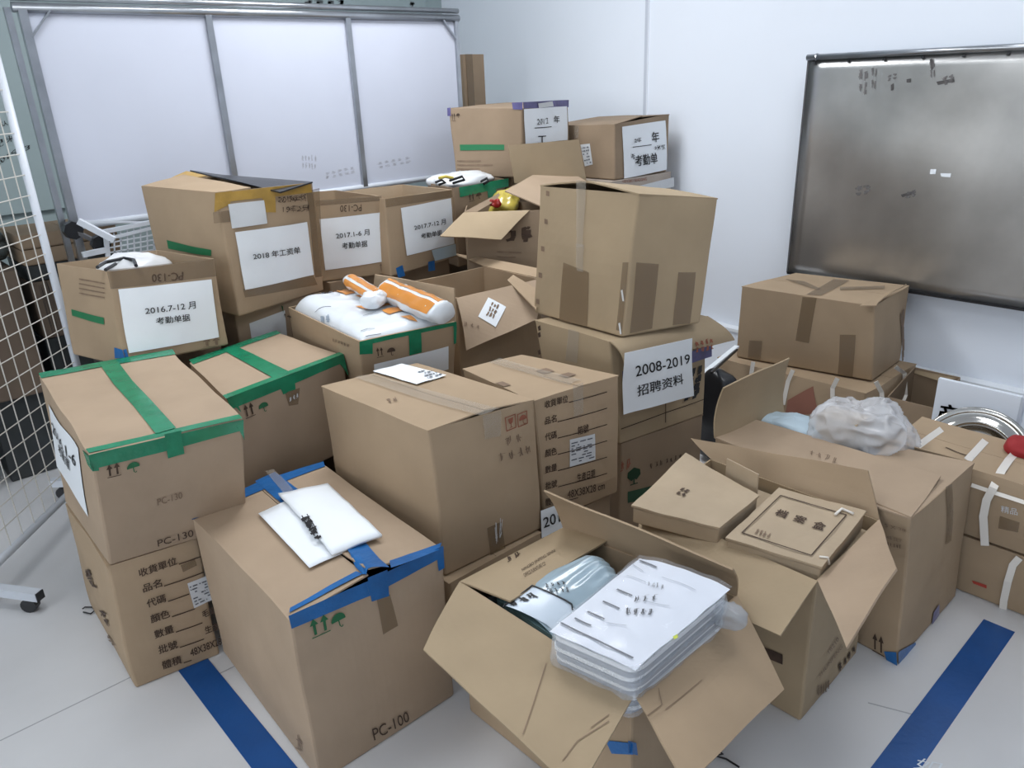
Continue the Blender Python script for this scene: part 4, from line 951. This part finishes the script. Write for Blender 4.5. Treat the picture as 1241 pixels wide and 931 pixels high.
o2 = link_mesh('white_cup', *bag_fn(at((656, 201), z=1.17), .022, .022, .02, 0, .004, 2), BAGW, origin=at((656, 201), z=1.14), smooth=True)
tag(o2, 'small white crumpled paper ball behind the folded flap of the askew box', 'paper')

# --- Y : green taped box with printed sacks at the back
support('plain box on the floor beneath the green taped box at the back', 2.29, 2.62, 3.0, 3.3, 0, .42)
support('plain second box beneath the green taped box at the back', 2.29, 2.62, 3.0, 3.3, .422, .778)
Y_ = Carton('green taped box with patterned sacks on top, behind the 2017.7-12 box', .78, 1.15,
    dict(T0=(549, 228), T1=(518, 222), T3=(612, 217)), None, closed=False, m=CBD)
tape(Y_.o, [(Y_.front, [(556, 227), (616, 216), (616, 226), (557, 239)]), (Y_.front, [(590, 226), (601, 224), (601, 238), (591, 240)])], GT)
marks(Y_.o, Y_.front, [(567, 235), (574, 233), (575, 243), (568, 245)], [(576, 234), (583, 232), (583, 240), (577, 242)], PRINT)
yt = Y_.c['t']; yc = (yt[0] + yt[2]) / 2
o = thing('plastic_sack', 'crumpled white sacks with black and yellow print on the rear green taped box', 'sack', (yc.x, yc.y, 1.08))
link_mesh('sack_body', *bag_fn(yc + Vector((-.02, .02, .005)), .17, .13, .035, 0, .03, 12, fr2=22), BAGW, o, smooth=True)
for q in ([(545, 219), (560, 214), (563, 218), (549, 222)], [(583, 220), (590, 216), (592, 220), (586, 223)], [(528, 221), (535, 218), (540, 221), (532, 224)]):
    link_mesh('black_print', *tube([at(p_, y=yc.y - .13) for p_ in q], .006, 6), BLK, o)
link_mesh('yellow_print', *tube([at(p_, y=yc.y - .125) for p_ in ((532, 216), (540, 214), (549, 216))], .007, 6), mat('yellow_foil', (.6, .5, .1)), o)

# --- W and X
support('plain box on the floor in the back corner stack', 2.70, 3.02, 2.95, 3.26, 0, .40)
support('plain middle box in the back corner stack', 2.70, 3.02, 2.95, 3.26, .402, .78)
support('plain third box in the back corner stack', 2.70, 3.02, 2.95, 3.26, .782, 1.148)
W_ = Carton('closed box with purple tape, a green bar and the sign 2012, topmost in the back', 1.15, 1.477, None, None, m=CBD,
    T3d=dict(T0=(2.68, 2.84, 1.472), T1=(2.55, 3.24, 1.480), T3=(3.07, 2.90, 1.49), T2=(2.98, 3.28, 1.487)), B3d=dict(B0=(2.68, 2.85, 1.15), B1=(2.515, 3.17, 1.15), B3=(3.07, 2.90, 1.15)), bulge=.004)
patch(W_.o, 'green_bar', W_.left, k4((520, 100), [(145, 292), (354, 292), (354, 318), (147, 320)]), mat('green_label_band', (.012, .16, .06), .5), .002)
for k, e in enumerate((245, 300, 240, 250)):
    patch(W_.o, 'printed_line', W_.left, k4((520, 100), [(133, 366 + 19 * k), (e, 366 + 19 * k), (e, 371 + 19 * k), (133, 371 + 19 * k)]), PRINTL, .003)
marks(W_.o, W_.left, k4((520, 100), [(106, 145), (124, 143), (126, 182), (108, 182)]), k4((520, 100), [(128, 145), (146, 143), (146, 165), (130, 167)]), PRINT)
tape(W_.o, [(W_.left, k4((520, 100), [(390, 95), (440, 92), (440, 128), (395, 126)])), (W_.front, k4((520, 100), [(440, 92), (655, 82), (655, 116), (442, 122)])), (W_.left, k4((520, 100), [(86, 120), (102, 118), (104, 158), (88, 158)]))], PT)
patch(W_.o, 'year_sign', W_.front, k4((520, 100), [(442, 125), (645, 112), (648, 270), (450, 290)]), PAPER, .004, .001, label='white paper sign')
patch(W_.o, 'small_paper', W_.front, k4((520, 100), [(508, 98), (575, 88), (580, 112), (512, 120)]), PAPER2, .006, .001)
text(W_.o, W_.front, [('年', k4((520, 100), [(580, 158), (606, 156), (608, 190), (582, 192)])), ('工', k4((520, 100), [(505, 252), (545, 250), (545, 285), (505, 287)]))], INK, bold=.02, off=.008, name='sign_text')
text(W_.o, W_.front, [('2012', k4((520, 100), [(502, 172), (553, 166), (554, 194), (504, 200)]))], INK, off=.008, name='handwriting', wob=.1)
lines(W_.o, W_.front, [(k4((520, 100), [(490, 214)])[0], k4((520, 100), [(570, 208)])[0])], .8, INK, off=.008)
support('plain box on the floor beneath the stack at the right wall', 3.14, 3.58, 2.70, 3.18, 0, .36)
support('plain second box of the stack at the right wall', 3.14, 3.58, 2.70, 3.18, .362, .72)
X0 = support('greyish box with a torn white label, under the box with the attendance sign', 3.10, 3.60, 2.63, 3.18, .722, 1.097, m=mat('cardboard_grey', (.40, .34, .29), .7, var=.1))
patch(X0.o, 'torn_label', X0.front, k4((520, 100), [(990, 485), (1150, 445), (1150, 490), (995, 520)]), PAPER2)
text(X0.o, X0.front, [('NINGBO SENDONG', k4((520, 100), [(905, 460), (1020, 447), (1022, 460), (910, 472)]))], PRINTR)
X_ = Carton('box with lid ajar and a white attendance sign, against the right wall at the back', 1.10, 1.372, None, None, m=CBD,
    T3d=dict(T0=(3.14, 2.656, 1.372), T1=(3.12, 3.14, 1.359), T3=(3.58, 2.64, 1.398)), B3d=dict(B0=(3.14, 2.65, 1.10), B1=(3.14, 3.12, 1.10), B3=(3.57, 2.64, 1.10)), bulge=.004, lift=(.018, .014))
tape(X_.o, [(X_.left, k4((520, 100), [(682, 205), (706, 205), (702, 262), (684, 262)]))], CLT, name='clear_tape')
patch(X_.o, 'shipping_label', X_.left, k4((520, 100), [(712, 292), (756, 287), (770, 385), (733, 394)]), PAPER2)
label_lines(X_.o, X_.left, k4((520, 100), [(718, 300), (754, 294), (765, 380), (736, 388)]), 6, 6, off=.004)
patch(X_.o, 'year_sign', X_.front, k4((520, 100), [(904, 208), (1108, 178), (1114, 410), (914, 452)]), PAPER, .004, .0018, 14, 10, label='white paper sign with black text')
text(X_.o, X_.front, [('年', k4((520, 100), [(1040, 235), (1074, 230), (1076, 278), (1043, 284)])), ('考勤单', k4((520, 100), [(962, 345), (1066, 330), (1068, 380), (965, 395)]))], INK, bold=.02, off=.008, name='sign_text')
text(X_.o, X_.front, [('2年', k4((520, 100), [(960, 262), (992, 258), (992, 280), (962, 284)])), ('9月7层', k4((520, 100), [(1056, 298), (1102, 292), (1104, 316), (1058, 320)])), ('考', k4((520, 100), [(945, 335), (962, 332), (964, 360), (946, 362)]))], INK, off=.008, name='handwriting', wob=.15)
lines(X_.o, X_.front, [(k4((520, 100), [(952, 304)])[0], k4((520, 100), [(1040, 293)])[0])], .8, INK, off=.008)

# --- upright carton behind the stack
c0 = at((570, 100), y=3.85)
q = [at(p_, y=3.85) for p_ in ((557, 70), (579, 66))]
v, f = boxmesh((q[0].x, 3.82, 0), (q[1].x + .02, 3.90, q[1].z))
V = [Vector(p_) for p_ in v]
for i in (4, 5, 6, 7): V[i].x += -.0
o = thing('tall_carton', 'narrow tall brown carton standing upright beside the whiteboard frame', 'box', (q[0].x + .1, 3.86, 0))
link_mesh('carton_body', V, f, CBD, o)
v, f = boxmesh((q[0].x + .02, 3.815, q[1].z - .3), (q[0].x + .07, 3.8195, q[1].z + .001)); link_mesh('tape', v, f, CT, o)

# ================================================================== RIGHT SIDE
K0 = None
def strap(parent, pts, w=.012, name='strap'):
    pts = [Vector(p_) for p_ in pts]; V = []; n = len(pts)
    for i, p_ in enumerate(pts):
        d = (pts[min(i + 1, n - 1)] - pts[max(i - 1, 0)]).normalized(); v_ = (CAM - p_).normalized(); s = d.cross(v_).normalized() * w / 2
        V += [p_ - s, p_ + s]
    o = link_mesh(name, V, [(2 * i, 2 * i + 2, 2 * i + 3, 2 * i + 1) for i in range(n - 1)], WHITE, parent); solid(o, .0012, 1); return o
K_ = Carton('bulging brown carton tied with white straps, under the box at the steel panel', 0, .325, None, None, m=CB,
    T3d=dict(T0=(3.08, 1.22, .325), T1=(3.05, 1.92, .325), T3=(3.56, 1.20, .325)), B3d=dict(B0=(3.10, 1.22, 0), B1=(3.08, 1.92, 0), B3=(3.56, 1.20, 0)), bulge=.03, wob=.012)
for pxs in (((914, 438), (912, 450), (909, 470)), ((962, 448), (956, 462), (950, 490)), ((1016, 458), (1010, 470), (1010, 490))):
    Sx = K_.left; strap(K_.o, [Sx.pt(*Sx.inv(p_)) + Vector((-.008, 0, 0)) for p_ in pxs], .018)
for pxs in (((1058, 462), (1065, 475), (1066, 490)), ((1082, 444), (1093, 452), (1094, 478), (1083, 503)), ((1083, 503), (1092, 510), (1095, 516))):
    Sx = K_.front; strap(K_.o, [Sx.pt(*Sx.inv(p_)) + Vector((0, -.012, 0)) for p_ in pxs], .018)
patch(K_.o, 'red_printed_band', K_.left, [(955, 485), (986, 468), (992, 500), (952, 505)], mat('reddish_card', (.26, .11, .075), .7), .003)
J_ = Carton('closed cardboard box with strips of brown tape, on the strapped carton below the steel panel', .33, .68,
    dict(T0=(1060, 371), T1=(899, 347), T2=(964, 331), T3=(1102, 346)), dict(B0=(1057, 462), B1=(892, 433), B3=(1091, 437)), m=CB, bulge=.005)
tape(J_.o, [(J_.left, k4((840, 310), [(515, 193), (582, 198), (545, 410), (482, 398)])), (J_.left, k4((840, 310), [(690, 370), (765, 372), (750, 570), (680, 556)])), (J_.left, k4((840, 310), [(265, 397), (326, 400), (318, 490), (258, 478)]))], CT)
tape(J_.o, [(J_.top, k4((840, 310), [(660, 112), (735, 118), (600, 190), (530, 185)])), (J_.top, k4((840, 310), [(430, 112), (520, 122), (600, 158), (585, 165)])), (J_.top, k4((840, 310), [(690, 150), (900, 145), (900, 158), (690, 165)]))], CT, off=.003)
jt = J_.c['t']
panel(J_.o, 'torn_edge', at((1042, 371), z=.684), at((1062, 371), z=.684), at((1070, 360), z=.70), at((1098, 345), z=.70), m=CB, wob=.01)
scribble(J_.o, J_.front, [(1090, 380), (1096, 375), (1096, 430), (1092, 432)], 3, 1, 6, .25, PRINTL, 'torn_print', .003)
# L : small open carton in the corner behind the bag
Lc = Carton('small open carton standing between the strapped carton and the white sign board', 0, .31, None, None, closed=False, m=CBD,
    T3d=dict(T0=(3.18, .98, .29), T1=(3.18, 1.17, .29), T3=(3.50, 1.0, .33)), B3d=dict(B0=(3.18, .98, 0), B1=(3.18, 1.17, 0), B3=(3.50, 1.0, 0)))
lt = Lc.c['t']
panel(Lc.o, 'flap', lt[3], lt[2], at((1101, 450), x=3.50), at((1142, 463), x=3.48), m=CB2, label='pale raised rear flap')
# stacked strapped cartons on the far right
R1 = Carton('lower brown carton with a white strap on the floor at the right edge', 0, .205, None, None, m=CB, T3d=dict(T0=(2.43, -.02, .205), T1=(2.43, .80, .205), T3=(2.74, -.02, .205)), bulge=.012, wob=.006,
    B3d=dict(B0=(2.44, -.02, 0), B1=(2.44, .80, 0), B3=(2.74, -.02, 0)))
R2 = Carton('upper brown carton tied with crossed white straps at the right edge', .21, .445, None, None, m=CB, T3d=dict(T0=(2.42, -.04, .43), T1=(2.42, .86, .445), T3=(2.67, -.04, .445)), bulge=.02, wob=.006,
    B3d=dict(B0=(2.43, -.04, .21), B1=(2.43, .86, .21), B3=(2.68, -.04, .21)))
def sp(Sx, pxs, dv): return [Sx.pt(*Sx.inv(p_)) + Vector(dv) for p_ in pxs]
strap(R1.o, sp(R1.left, ((1236, 676), (1228, 685), (1222, 705), (1217, 728), (1216, 741)), (-.006, 0, .002)), .02)
tape(R1.o, [(R1.left, [(1178, 703), (1196, 709), (1196, 713), (1180, 707)])], mat('red_mark', (.42, .05, .03), .6))
strap(R2.o, sp(R2.top, ((1241, 547), (1230, 551), (1222, 560), (1213, 573)), (0, 0, .006)) + sp(R2.left, ((1205, 590), (1197, 605), (1193, 625), (1195, 660)), (-.010, 0, 0)), .022)
strap(R2.o, sp(R2.left, ((1178, 587), (1205, 596), (1245, 609)), (-.006, 0, 0)), .012)
strap(R2.o, sp(R2.top, ((1141, 522), (1128, 531), (1112, 543)), (0, 0, .006)), .020)
strap(R2.o, sp(R2.top, ((1194, 536), (1184, 547), (1172, 560)), (0, 0, .006)), .022)
lines(R2.o, R2.top, [((1146, 543), (1160, 549)), ((1160, 549), (1180, 556))], 1.4, PRINT, 'torn_slit')
tape(R2.o, [(R2.left, [(1212, 625), (1236, 633), (1234, 645), (1210, 640)])], CT)
text(R2.o, R2.left, [('精品', [(1214, 612), (1234, 616), (1234, 624), (1214, 620)])], PAPER2, off=.006)
# red thing at the right edge
c = at((1240, 541), z=.47); o = link_mesh('red_cloth', *bag_fn(c, .05, .045, .035, 0, .012, 5), mat('red_cloth', (.30, .012, .015), .7), origin=c, smooth=True); tag(o, 'small dark red cloth item on the carton at the right edge', 'cloth')
# sign board leaning on the wall
SX = 3.17
sb = [at(p_, x=SX) for p_ in ((1128, 519), (1139, 459), (1239, 478), (1229, 530))]
zt = sb[1].z
o = thing('sign_board', 'white sign board with black Chinese characters leaning behind the steel basin', 'sign', (SX, .8, 0))
v, f = boxmesh((SX, sb[2].y, 0.0), (SX + .02, sb[1].y + .005, zt)); link_mesh('board', v, f, WALL, o)
v, f = boxmesh((SX - .003, sb[2].y - .012, 0.0), (SX + .023, sb[2].y, zt)); link_mesh('edge_strip', v, f, mat('joint_strip', (.4, .45, .52)), o)
SBS = Surf(lambda s, t: Vector((SX - .001, lerp(sb[1].y, sb[2].y, s), lerp(0, zt, t))))
text(o, SBS, [('产', [(1139, 489), (1163, 493), (1158, 516), (1133, 511)]), ('業', [(1176, 495), (1197, 499), (1193, 525), (1171, 520)])], INK, bold=.03, off=.002, name='sign_text')
# steel basin leaning on the sign
bcx = Vector((3.01, at((1180, 546), x=3.0).y, .205)); axis = Vector((-.80, -.12, .50)).normalized()
e1 = axis.cross(Vector((0, 0, 1))).normalized(); e2 = axis.cross(e1).normalized()
prof = [(.0, -.05), (.09, -.05), (.105, -.044), (.125, -.012), (.132, .002), (.142, .004), (.150, -.004), (.178, -.006), (.190, .004), (.196, .0), (.19, -.006)]
V = []; F = []; n = 64
for r, hgt in prof:
    for k in range(n): a = 2 * math.pi * k / n; V.append(bcx + (e1 * math.cos(a) + e2 * math.sin(a)) * r + axis * hgt)
for i in range(len(prof) - 1):
    for k in range(n): F.append((i * n + k, i * n + (k + 1) % n, (i + 1) * n + (k + 1) % n, (i + 1) * n + k))
o = link_mesh('steel_basin', V, F, mat('polished_steel', (.62, .61, .58), .12, metal=1.0), origin=bcx, smooth=True); solid(o, .002, 0)
tag(o, 'round polished steel basin leaning against the white sign board', 'basin')
# steel panel on the wall
px_ = 3.60
sa = [at(p_, x=px_) for p_ in ((981, 72), (955, 330))]
ytop, ybot = sa[0].y, sa[1].y; zt, zb = sa[0].z, sa[1].z; yr = .45
STEEL = mat('brushed_steel', (.50, .50, .495), .30, metal=.92, var=.32, vscale=1.7, bump=.35, bscale=3.2)  # uneven base colour imitates blotchy reflections on the sheet
o = thing('steel_plate', 'large grey stainless steel sheet hanging on the white wall at the upper right', 'metal sheet', (px_, (ytop + yr) / 2, zb))
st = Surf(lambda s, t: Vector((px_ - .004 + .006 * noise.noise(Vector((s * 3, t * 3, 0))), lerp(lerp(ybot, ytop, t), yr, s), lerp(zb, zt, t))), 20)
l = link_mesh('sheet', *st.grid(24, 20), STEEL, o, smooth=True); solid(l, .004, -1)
v, f = tube([(px_ - .012, ytop + .005, zt + .008), (px_ - .012, yr, zt + .008)], .013, 12); link_mesh('top_rail', v, f, ALU, o, smooth=True)
v, f = tube([(px_ - .012, ytop - .045, zt + .008), (px_ - .012, ytop - .038, zt + .008)], .016, 12); link_mesh('rail_collar', v, f, ALU, o)
v, f = bar((px_ - .008, ybot, zb), (px_ - .008, yr, zb), .008, .012); link_mesh('bottom_edge', v, f, BLK, o)
v, f = bar((px_ - .008, ybot, zb), (px_ - .008, ytop, zt), .004, .008); link_mesh('side_edge', v, f, mat('dark_steel_edge', (.08, .08, .085), .5), o)
for q in ([(1128, 205), (1135, 205), (1134, 211), (1127, 211)], [(1140, 210), (1153, 210), (1152, 215), (1141, 214)]):
    patch(o, 'white_scrap', st, q, PAPER, .003)
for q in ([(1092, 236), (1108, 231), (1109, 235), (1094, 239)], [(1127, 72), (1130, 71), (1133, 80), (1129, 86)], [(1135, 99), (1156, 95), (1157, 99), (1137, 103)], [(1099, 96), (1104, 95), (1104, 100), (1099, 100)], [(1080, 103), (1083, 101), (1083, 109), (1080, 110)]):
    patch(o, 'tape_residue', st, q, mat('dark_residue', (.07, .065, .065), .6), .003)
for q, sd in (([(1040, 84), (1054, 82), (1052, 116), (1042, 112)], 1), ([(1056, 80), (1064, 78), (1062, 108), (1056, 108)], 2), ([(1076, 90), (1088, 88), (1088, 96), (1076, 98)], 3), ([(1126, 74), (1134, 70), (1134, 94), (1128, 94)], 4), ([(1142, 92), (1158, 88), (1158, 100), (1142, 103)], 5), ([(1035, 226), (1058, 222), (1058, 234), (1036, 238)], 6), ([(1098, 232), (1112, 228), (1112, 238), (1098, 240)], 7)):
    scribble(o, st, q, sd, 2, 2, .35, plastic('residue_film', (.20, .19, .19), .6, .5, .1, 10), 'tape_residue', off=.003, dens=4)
for k in range(9):
    y_ = lerp(ytop - .03, .6, k / 8); v, f = boxmesh((px_ - .012, y_ - .006, zt - .018), (px_ - .007, y_ + .006, zt - .010)); link_mesh('rail_clip', v, f, BLK, o)
# black bag and white stick between the stacks
c = at((870, 482), z=.30); c.z = .215; o = link_mesh('black_bag', *bag_fn(c, .07, .10, .21, -.1, .02, 4, fr2=12), BLK, origin=(c.x, c.y, 0), smooth=True); tag(o, 'black bag standing between the tall stack and the strapped carton', 'bag')
a, b = at((838, 465), x=2.60), at((893, 420), x=3.02)
v, f = bar(a, b, .022, .010); o = link_mesh('white_stick', v, f, PAPER, origin=(a + b) / 2); tag(o, 'white flat stick behind the black bag, beside the tall stack', 'stick')
a, b = at((862, 452), x=2.58), at((893, 424), x=2.98)
v, f = tube([a, b], .006, 6); o = link_mesh('dark_rod', v, f, BLK, origin=(a + b) / 2); tag(o, 'thin dark rod crossing the white flat stick', 'rod')

# ================================================================== WHITEBOARD STAND
BY = 3.5; bl = at((28, 12), y=BY); br_ = at((555, 20), y=BY)
xl, xr = at((60, 150), y=BY).x, at((555, 80), y=BY).x; zt = (bl.z + br_.z) / 2; zb = at((140, 268), y=BY).z
o = thing('whiteboard_stand', 'large white framed board on a metal stand behind the boxes', 'whiteboard', ((xl + xr) / 2, BY, 0))
v, f = boxmesh((xl, BY + .005, zb), (xr, BY + .02, zt)); link_mesh('panel', v, f, WB, o)
link_mesh('top_rail', *tube([(xl - .03, BY, zt), (xr + .02, BY, zt)], .018, 10), ALU, o, smooth=True)
link_mesh('upper_rail', *tube([(xl - .03, BY - .0, zt + .034), (xr + .02, BY - .0, zt + .034)], .013, 10), ALU, o, smooth=True)
link_mesh('bottom_rail', *tube([(xl, BY, zb), (xr, BY, zb)], .014, 8), WHM, o, smooth=True)
for xx, w in ((xl, .030), (xr, .020)):
    link_mesh('post', *bar((xx, BY, .08), (xx, BY, zt), w, w), ALU, o)
link_mesh('post', *bar((xl - .034, BY + .01, .08), (xl - .045, BY + .01, zt), .022, .022), ALU, o)
for p_ in ((266, 100), (431, 110)):
    xx = at(p_, y=BY - .01).x; link_mesh('middle_bar', *bar((xx, BY - .006, zb), (xx, BY - .006, zt), .026, .014), ALU, o)
for s_, xx in ((1, xl), (-1, xr)):
    link_mesh('corner_brace', *bar((xx + s_ * .01, BY - .008, zt - .10), (xx + s_ * .09, BY - .008, zt - .01), .018, .006), ALU, o)
    link_mesh('foot', *bar((xx, BY - .2, .06), (xx, BY + .3, .06), .03, .03), ALU, o)
    for dy in (-.18, .28):
        link_mesh('caster', *tube([(xx - .012, BY + dy, .027), (xx + .012, BY + dy, .027)], .027, 14), BLK, o)
WBS = Surf(lambda s, t: Vector((lerp(xl, xr, s), BY + .004, lerp(zb, zt, t))))
STAIN = plastic('board_smudge', (.42, .40, .42), .16, .5, .1, 10)
for q, sd in (([(393, 208), (430, 200), (432, 210), (395, 217)], 1), ([(455, 196), (497, 188), (500, 197), (458, 205)], 2), ([(365, 186), (384, 186), (384, 206), (366, 204)], 3)):
    scribble(o, WBS, q, sd, 5, 2, .35, STAIN, 'smudge', off=.001, dens=5)
k1, k2 = at((88, 279), y=BY - .05), at((122, 295), y=BY - .10)
for kk in (k1, k2): link_mesh('black_knob', *tube([kk + Vector((0, -.02, 0)), kk + Vector((0, .02, 0))], .036, 8), BLK, o)
link_mesh('pivot_arm', *bar(k1, k2, .02, .014), mat('dark_steel_edge', (.08, .08, .085)), o)
# white wire rack lying behind the signed boxes
o = thing('wire_rack', 'white metal rack with wire grid between the board and the signed boxes', 'rack', tuple(at((150, 290), y=3.36)))
RY = 3.36
def rb(a, b, w=.012, nm='rack_bar'): link_mesh(nm, *bar(at(a, y=RY), at(b, y=RY), w, w), WHM, o)
link_mesh('tube', *bar(at((95, 268), y=RY), at((139, 291), y=RY - .06), .022, .022), WHM, o)
rb((125, 281), (190, 268), .016); rb((128, 290), (190, 275)); rb((100, 309), (128, 303), .02); rb((128, 285), (131, 312), .016); rb((96, 268), (186, 270), .008); rb((188, 266), (190, 312))
parts = [bar(at((130 + 8 * k, 284 - k * 1.7), y=RY), at((131 + 8 * k, 312), y=RY), .005, .005) for k in range(8)] + [bar(at((129, 295 + 6 * k), y=RY), at((190, 284 + 6 * k), y=RY), .005, .005) for k in range(4)]
g_ = link_mesh('wire_grid', *join(parts), WHM, o); g_['kind'] = 'stuff'

# ================================================================== WIRE PARTITION on the left
gp = Vector((.667, 3.39, 0)); gd = Vector((-.6624, -.7491, 0)); GL = 1.55
o = thing('wire_partition', 'white wire grid partition on casters at the left edge', 'partition', tuple(gp + gd * .8))
GW = 1.78; nrm_ = Vector((gd.y, -gd.x, 0))
link_mesh('post', *tube([gp + Vector((0, 0, .10)), gp + Vector((0, 0, GW))], .015, 10), WHM, o, smooth=True)
link_mesh('post', *tube([gp + gd * GL + Vector((0, 0, .10)), gp + gd * GL + Vector((0, 0, GW))], .015, 10), WHM, o, smooth=True)
link_mesh('bottom_rail', *tube([gp + Vector((0, 0, .15)), gp + gd * GL + Vector((0, 0, .15))], .014, 10), WHM, o, smooth=True)
link_mesh('top_rail', *tube([gp + Vector((0, 0, GW)), gp + gd * GL + Vector((0, 0, GW))], .014, 10), WHM, o, smooth=True)
parts = []; st_ = .0735
k = 1
while k * st_ < GL: parts.append(tube([gp + gd * (k * st_) + Vector((0, 0, .16)), gp + gd * (k * st_) + Vector((0, 0, GW))], .0022, 5)); k += 1
z_ = .24
while z_ < GW: parts.append(tube([gp + Vector((0, 0, z_)), gp + gd * GL + Vector((0, 0, z_))], .0022, 5)); z_ += .0735
g_ = link_mesh('wire_mesh', *join(parts), WIRE, o); g_['kind'] = 'stuff'
for dd in (.78, 0.03):
    p0 = gp + gd * dd + Vector((0, 0, .075))
    if dd > .5:
        a = at((48, 722), z=.066); b_ = a + (p0 - a) * 1.0; b_.z = .066; dirb = (b_ - a).normalized()
        link_mesh('foot_bar', *bar(a, a + dirb * .5, .032, .032), WHM, o)
        link_mesh('end_cap', *bar(a - dirb * .004, a, .030, .030), BLK, o)
        cp = a + dirb * .05
    else:
        a = p0 + nrm_ * .22; link_mesh('foot_bar', *bar(p0 - nrm_ * .22, a, .032, .032), WHM, o); cp = a - nrm_ * .04
    cp.z = .026
    link_mesh('caster', *tube([cp - gd * .014, cp + gd * .014], .026, 16), BLK, o)
link_mesh('post_socket', *tube([gp + gd * .02 + Vector((0, 0, .06)), gp + gd * .02 + Vector((0, 0, .17))], .02, 8), BLK, o)

# ================================================================== CLUTTER behind the partition
def pile(label, pxs, y, col, d=.35, z0=0.0, name='cardboard_box', cat='box'):
    a, b = at(pxs[0], y=y), at(pxs[1], y=y)
    c_ = Carton(label, z0 if z0 is not None else 0, a.z, None, None, m=col, T3d=dict(T0=(a.x, y, a.z), T1=(a.x, y + d, a.z), T3=(b.x, y, a.z)), B3d=dict(B0=(a.x, y, z0), B1=(a.x, y + d, z0), B3=(b.x, y, z0)), wob=.006, n=5, name=name, cat=cat)
    return c_
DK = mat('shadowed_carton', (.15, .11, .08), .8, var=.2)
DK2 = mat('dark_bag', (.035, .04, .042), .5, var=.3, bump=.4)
ys = 3.85
zz = [0, .30, .60, .86, .93, 1.0, 1.065]
labs = ['bottom', 'second', 'third', 'fourth', 'fifth', 'top']
for k in range(6):
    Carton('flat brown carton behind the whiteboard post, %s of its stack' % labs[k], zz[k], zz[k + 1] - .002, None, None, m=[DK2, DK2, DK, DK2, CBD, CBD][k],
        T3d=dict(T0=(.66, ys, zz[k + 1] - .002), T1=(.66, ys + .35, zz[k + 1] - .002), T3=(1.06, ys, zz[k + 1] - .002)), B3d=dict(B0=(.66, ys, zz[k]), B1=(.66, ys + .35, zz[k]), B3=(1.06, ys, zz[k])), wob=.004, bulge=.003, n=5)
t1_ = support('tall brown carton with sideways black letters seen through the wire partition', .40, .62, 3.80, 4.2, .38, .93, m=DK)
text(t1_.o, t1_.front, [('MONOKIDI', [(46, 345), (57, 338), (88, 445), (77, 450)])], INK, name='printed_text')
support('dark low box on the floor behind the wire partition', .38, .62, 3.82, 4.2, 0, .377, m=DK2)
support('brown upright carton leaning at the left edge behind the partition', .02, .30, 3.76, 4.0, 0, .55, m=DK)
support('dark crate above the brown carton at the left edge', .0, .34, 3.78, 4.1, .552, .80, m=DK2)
c = Vector((.22, 3.95, .93)); o = link_mesh('plastic_sack', *bag_fn(c, .2, .15, .12, .2, .05, 9), mat('grey_bag', (.20, .22, .23), .3, var=.3, bump=.5, bscale=10), origin=c, smooth=True); tag(o, 'grey crumpled bag on the dark crate behind the wire partition', 'bag')
c = Vector((.50, 3.98, 1.03)); o = link_mesh('plastic_sack', *bag_fn(c, .13, .12, .095, .2, .04, 4), mat('dark_green_bag', (.10, .12, .12), .35, var=.3, bump=.5, bscale=10), origin=c, smooth=True); tag(o, 'dark grey sack on top of the carton with sideways letters', 'bag')
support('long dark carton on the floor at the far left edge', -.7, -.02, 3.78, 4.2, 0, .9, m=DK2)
# whiteboard fixed on the left wall
o = thing('wall_board', 'grey green board with black handwriting fixed on the left wall', 'board', (.5, YW - .03, 1.0))
x1 = at((516, 5), y=YW - .03).x; zb2 = 1.06
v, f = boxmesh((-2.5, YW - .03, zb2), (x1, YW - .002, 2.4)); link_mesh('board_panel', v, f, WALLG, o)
LB = Surf(lambda s, t: Vector((lerp(-2.5, x1, s), YW - .031, lerp(zb2, 2.4, t))))
text(o, LB, [('2019', [(-8, 196), (20, 180), (21, 186), (-6, 203)]), ('3', [(29, 178), (36, 175), (36, 181), (30, 183)]), ('记 米', [(-8, 172), (16, 162), (18, 170), (-4, 180)]), ('认', [(0, 148), (8, 145), (10, 152), (2, 154)])], INK, off=.002, name='handwriting', wob=.1)
scribble(o, LB, [(368, -2), (420, -2), (420, 8), (368, 8)], 5, 4, 1, .3, mat('marker', (.15, .17, .18)), off=.002)
scribble(o, LB, [(495, 0), (505, 0), (505, 8), (495, 8)], 6, 1, 1, .2, mat('marker', (.15, .17, .18)), off=.002)
# little loops of wire on the floor
for q, lab, cap in ((((100, 738), (103, 736), (112, 736), (115, 740), (110, 744), (101, 742)), 'small loop of dark wire on the floor beside the left stack', 'wire'), (((868, 908), (876, 914), (866, 916), (880, 920), (896, 930)), 'scrap of dark string on the floor at the foot of the nearest open box', 'string')):
    pts = [at(p_, z=.006) for p_ in q]; o = link_mesh('wire_scrap', *tube(pts, .0025, 6), BLK, origin=pts[0]); tag(o, lab, cap)
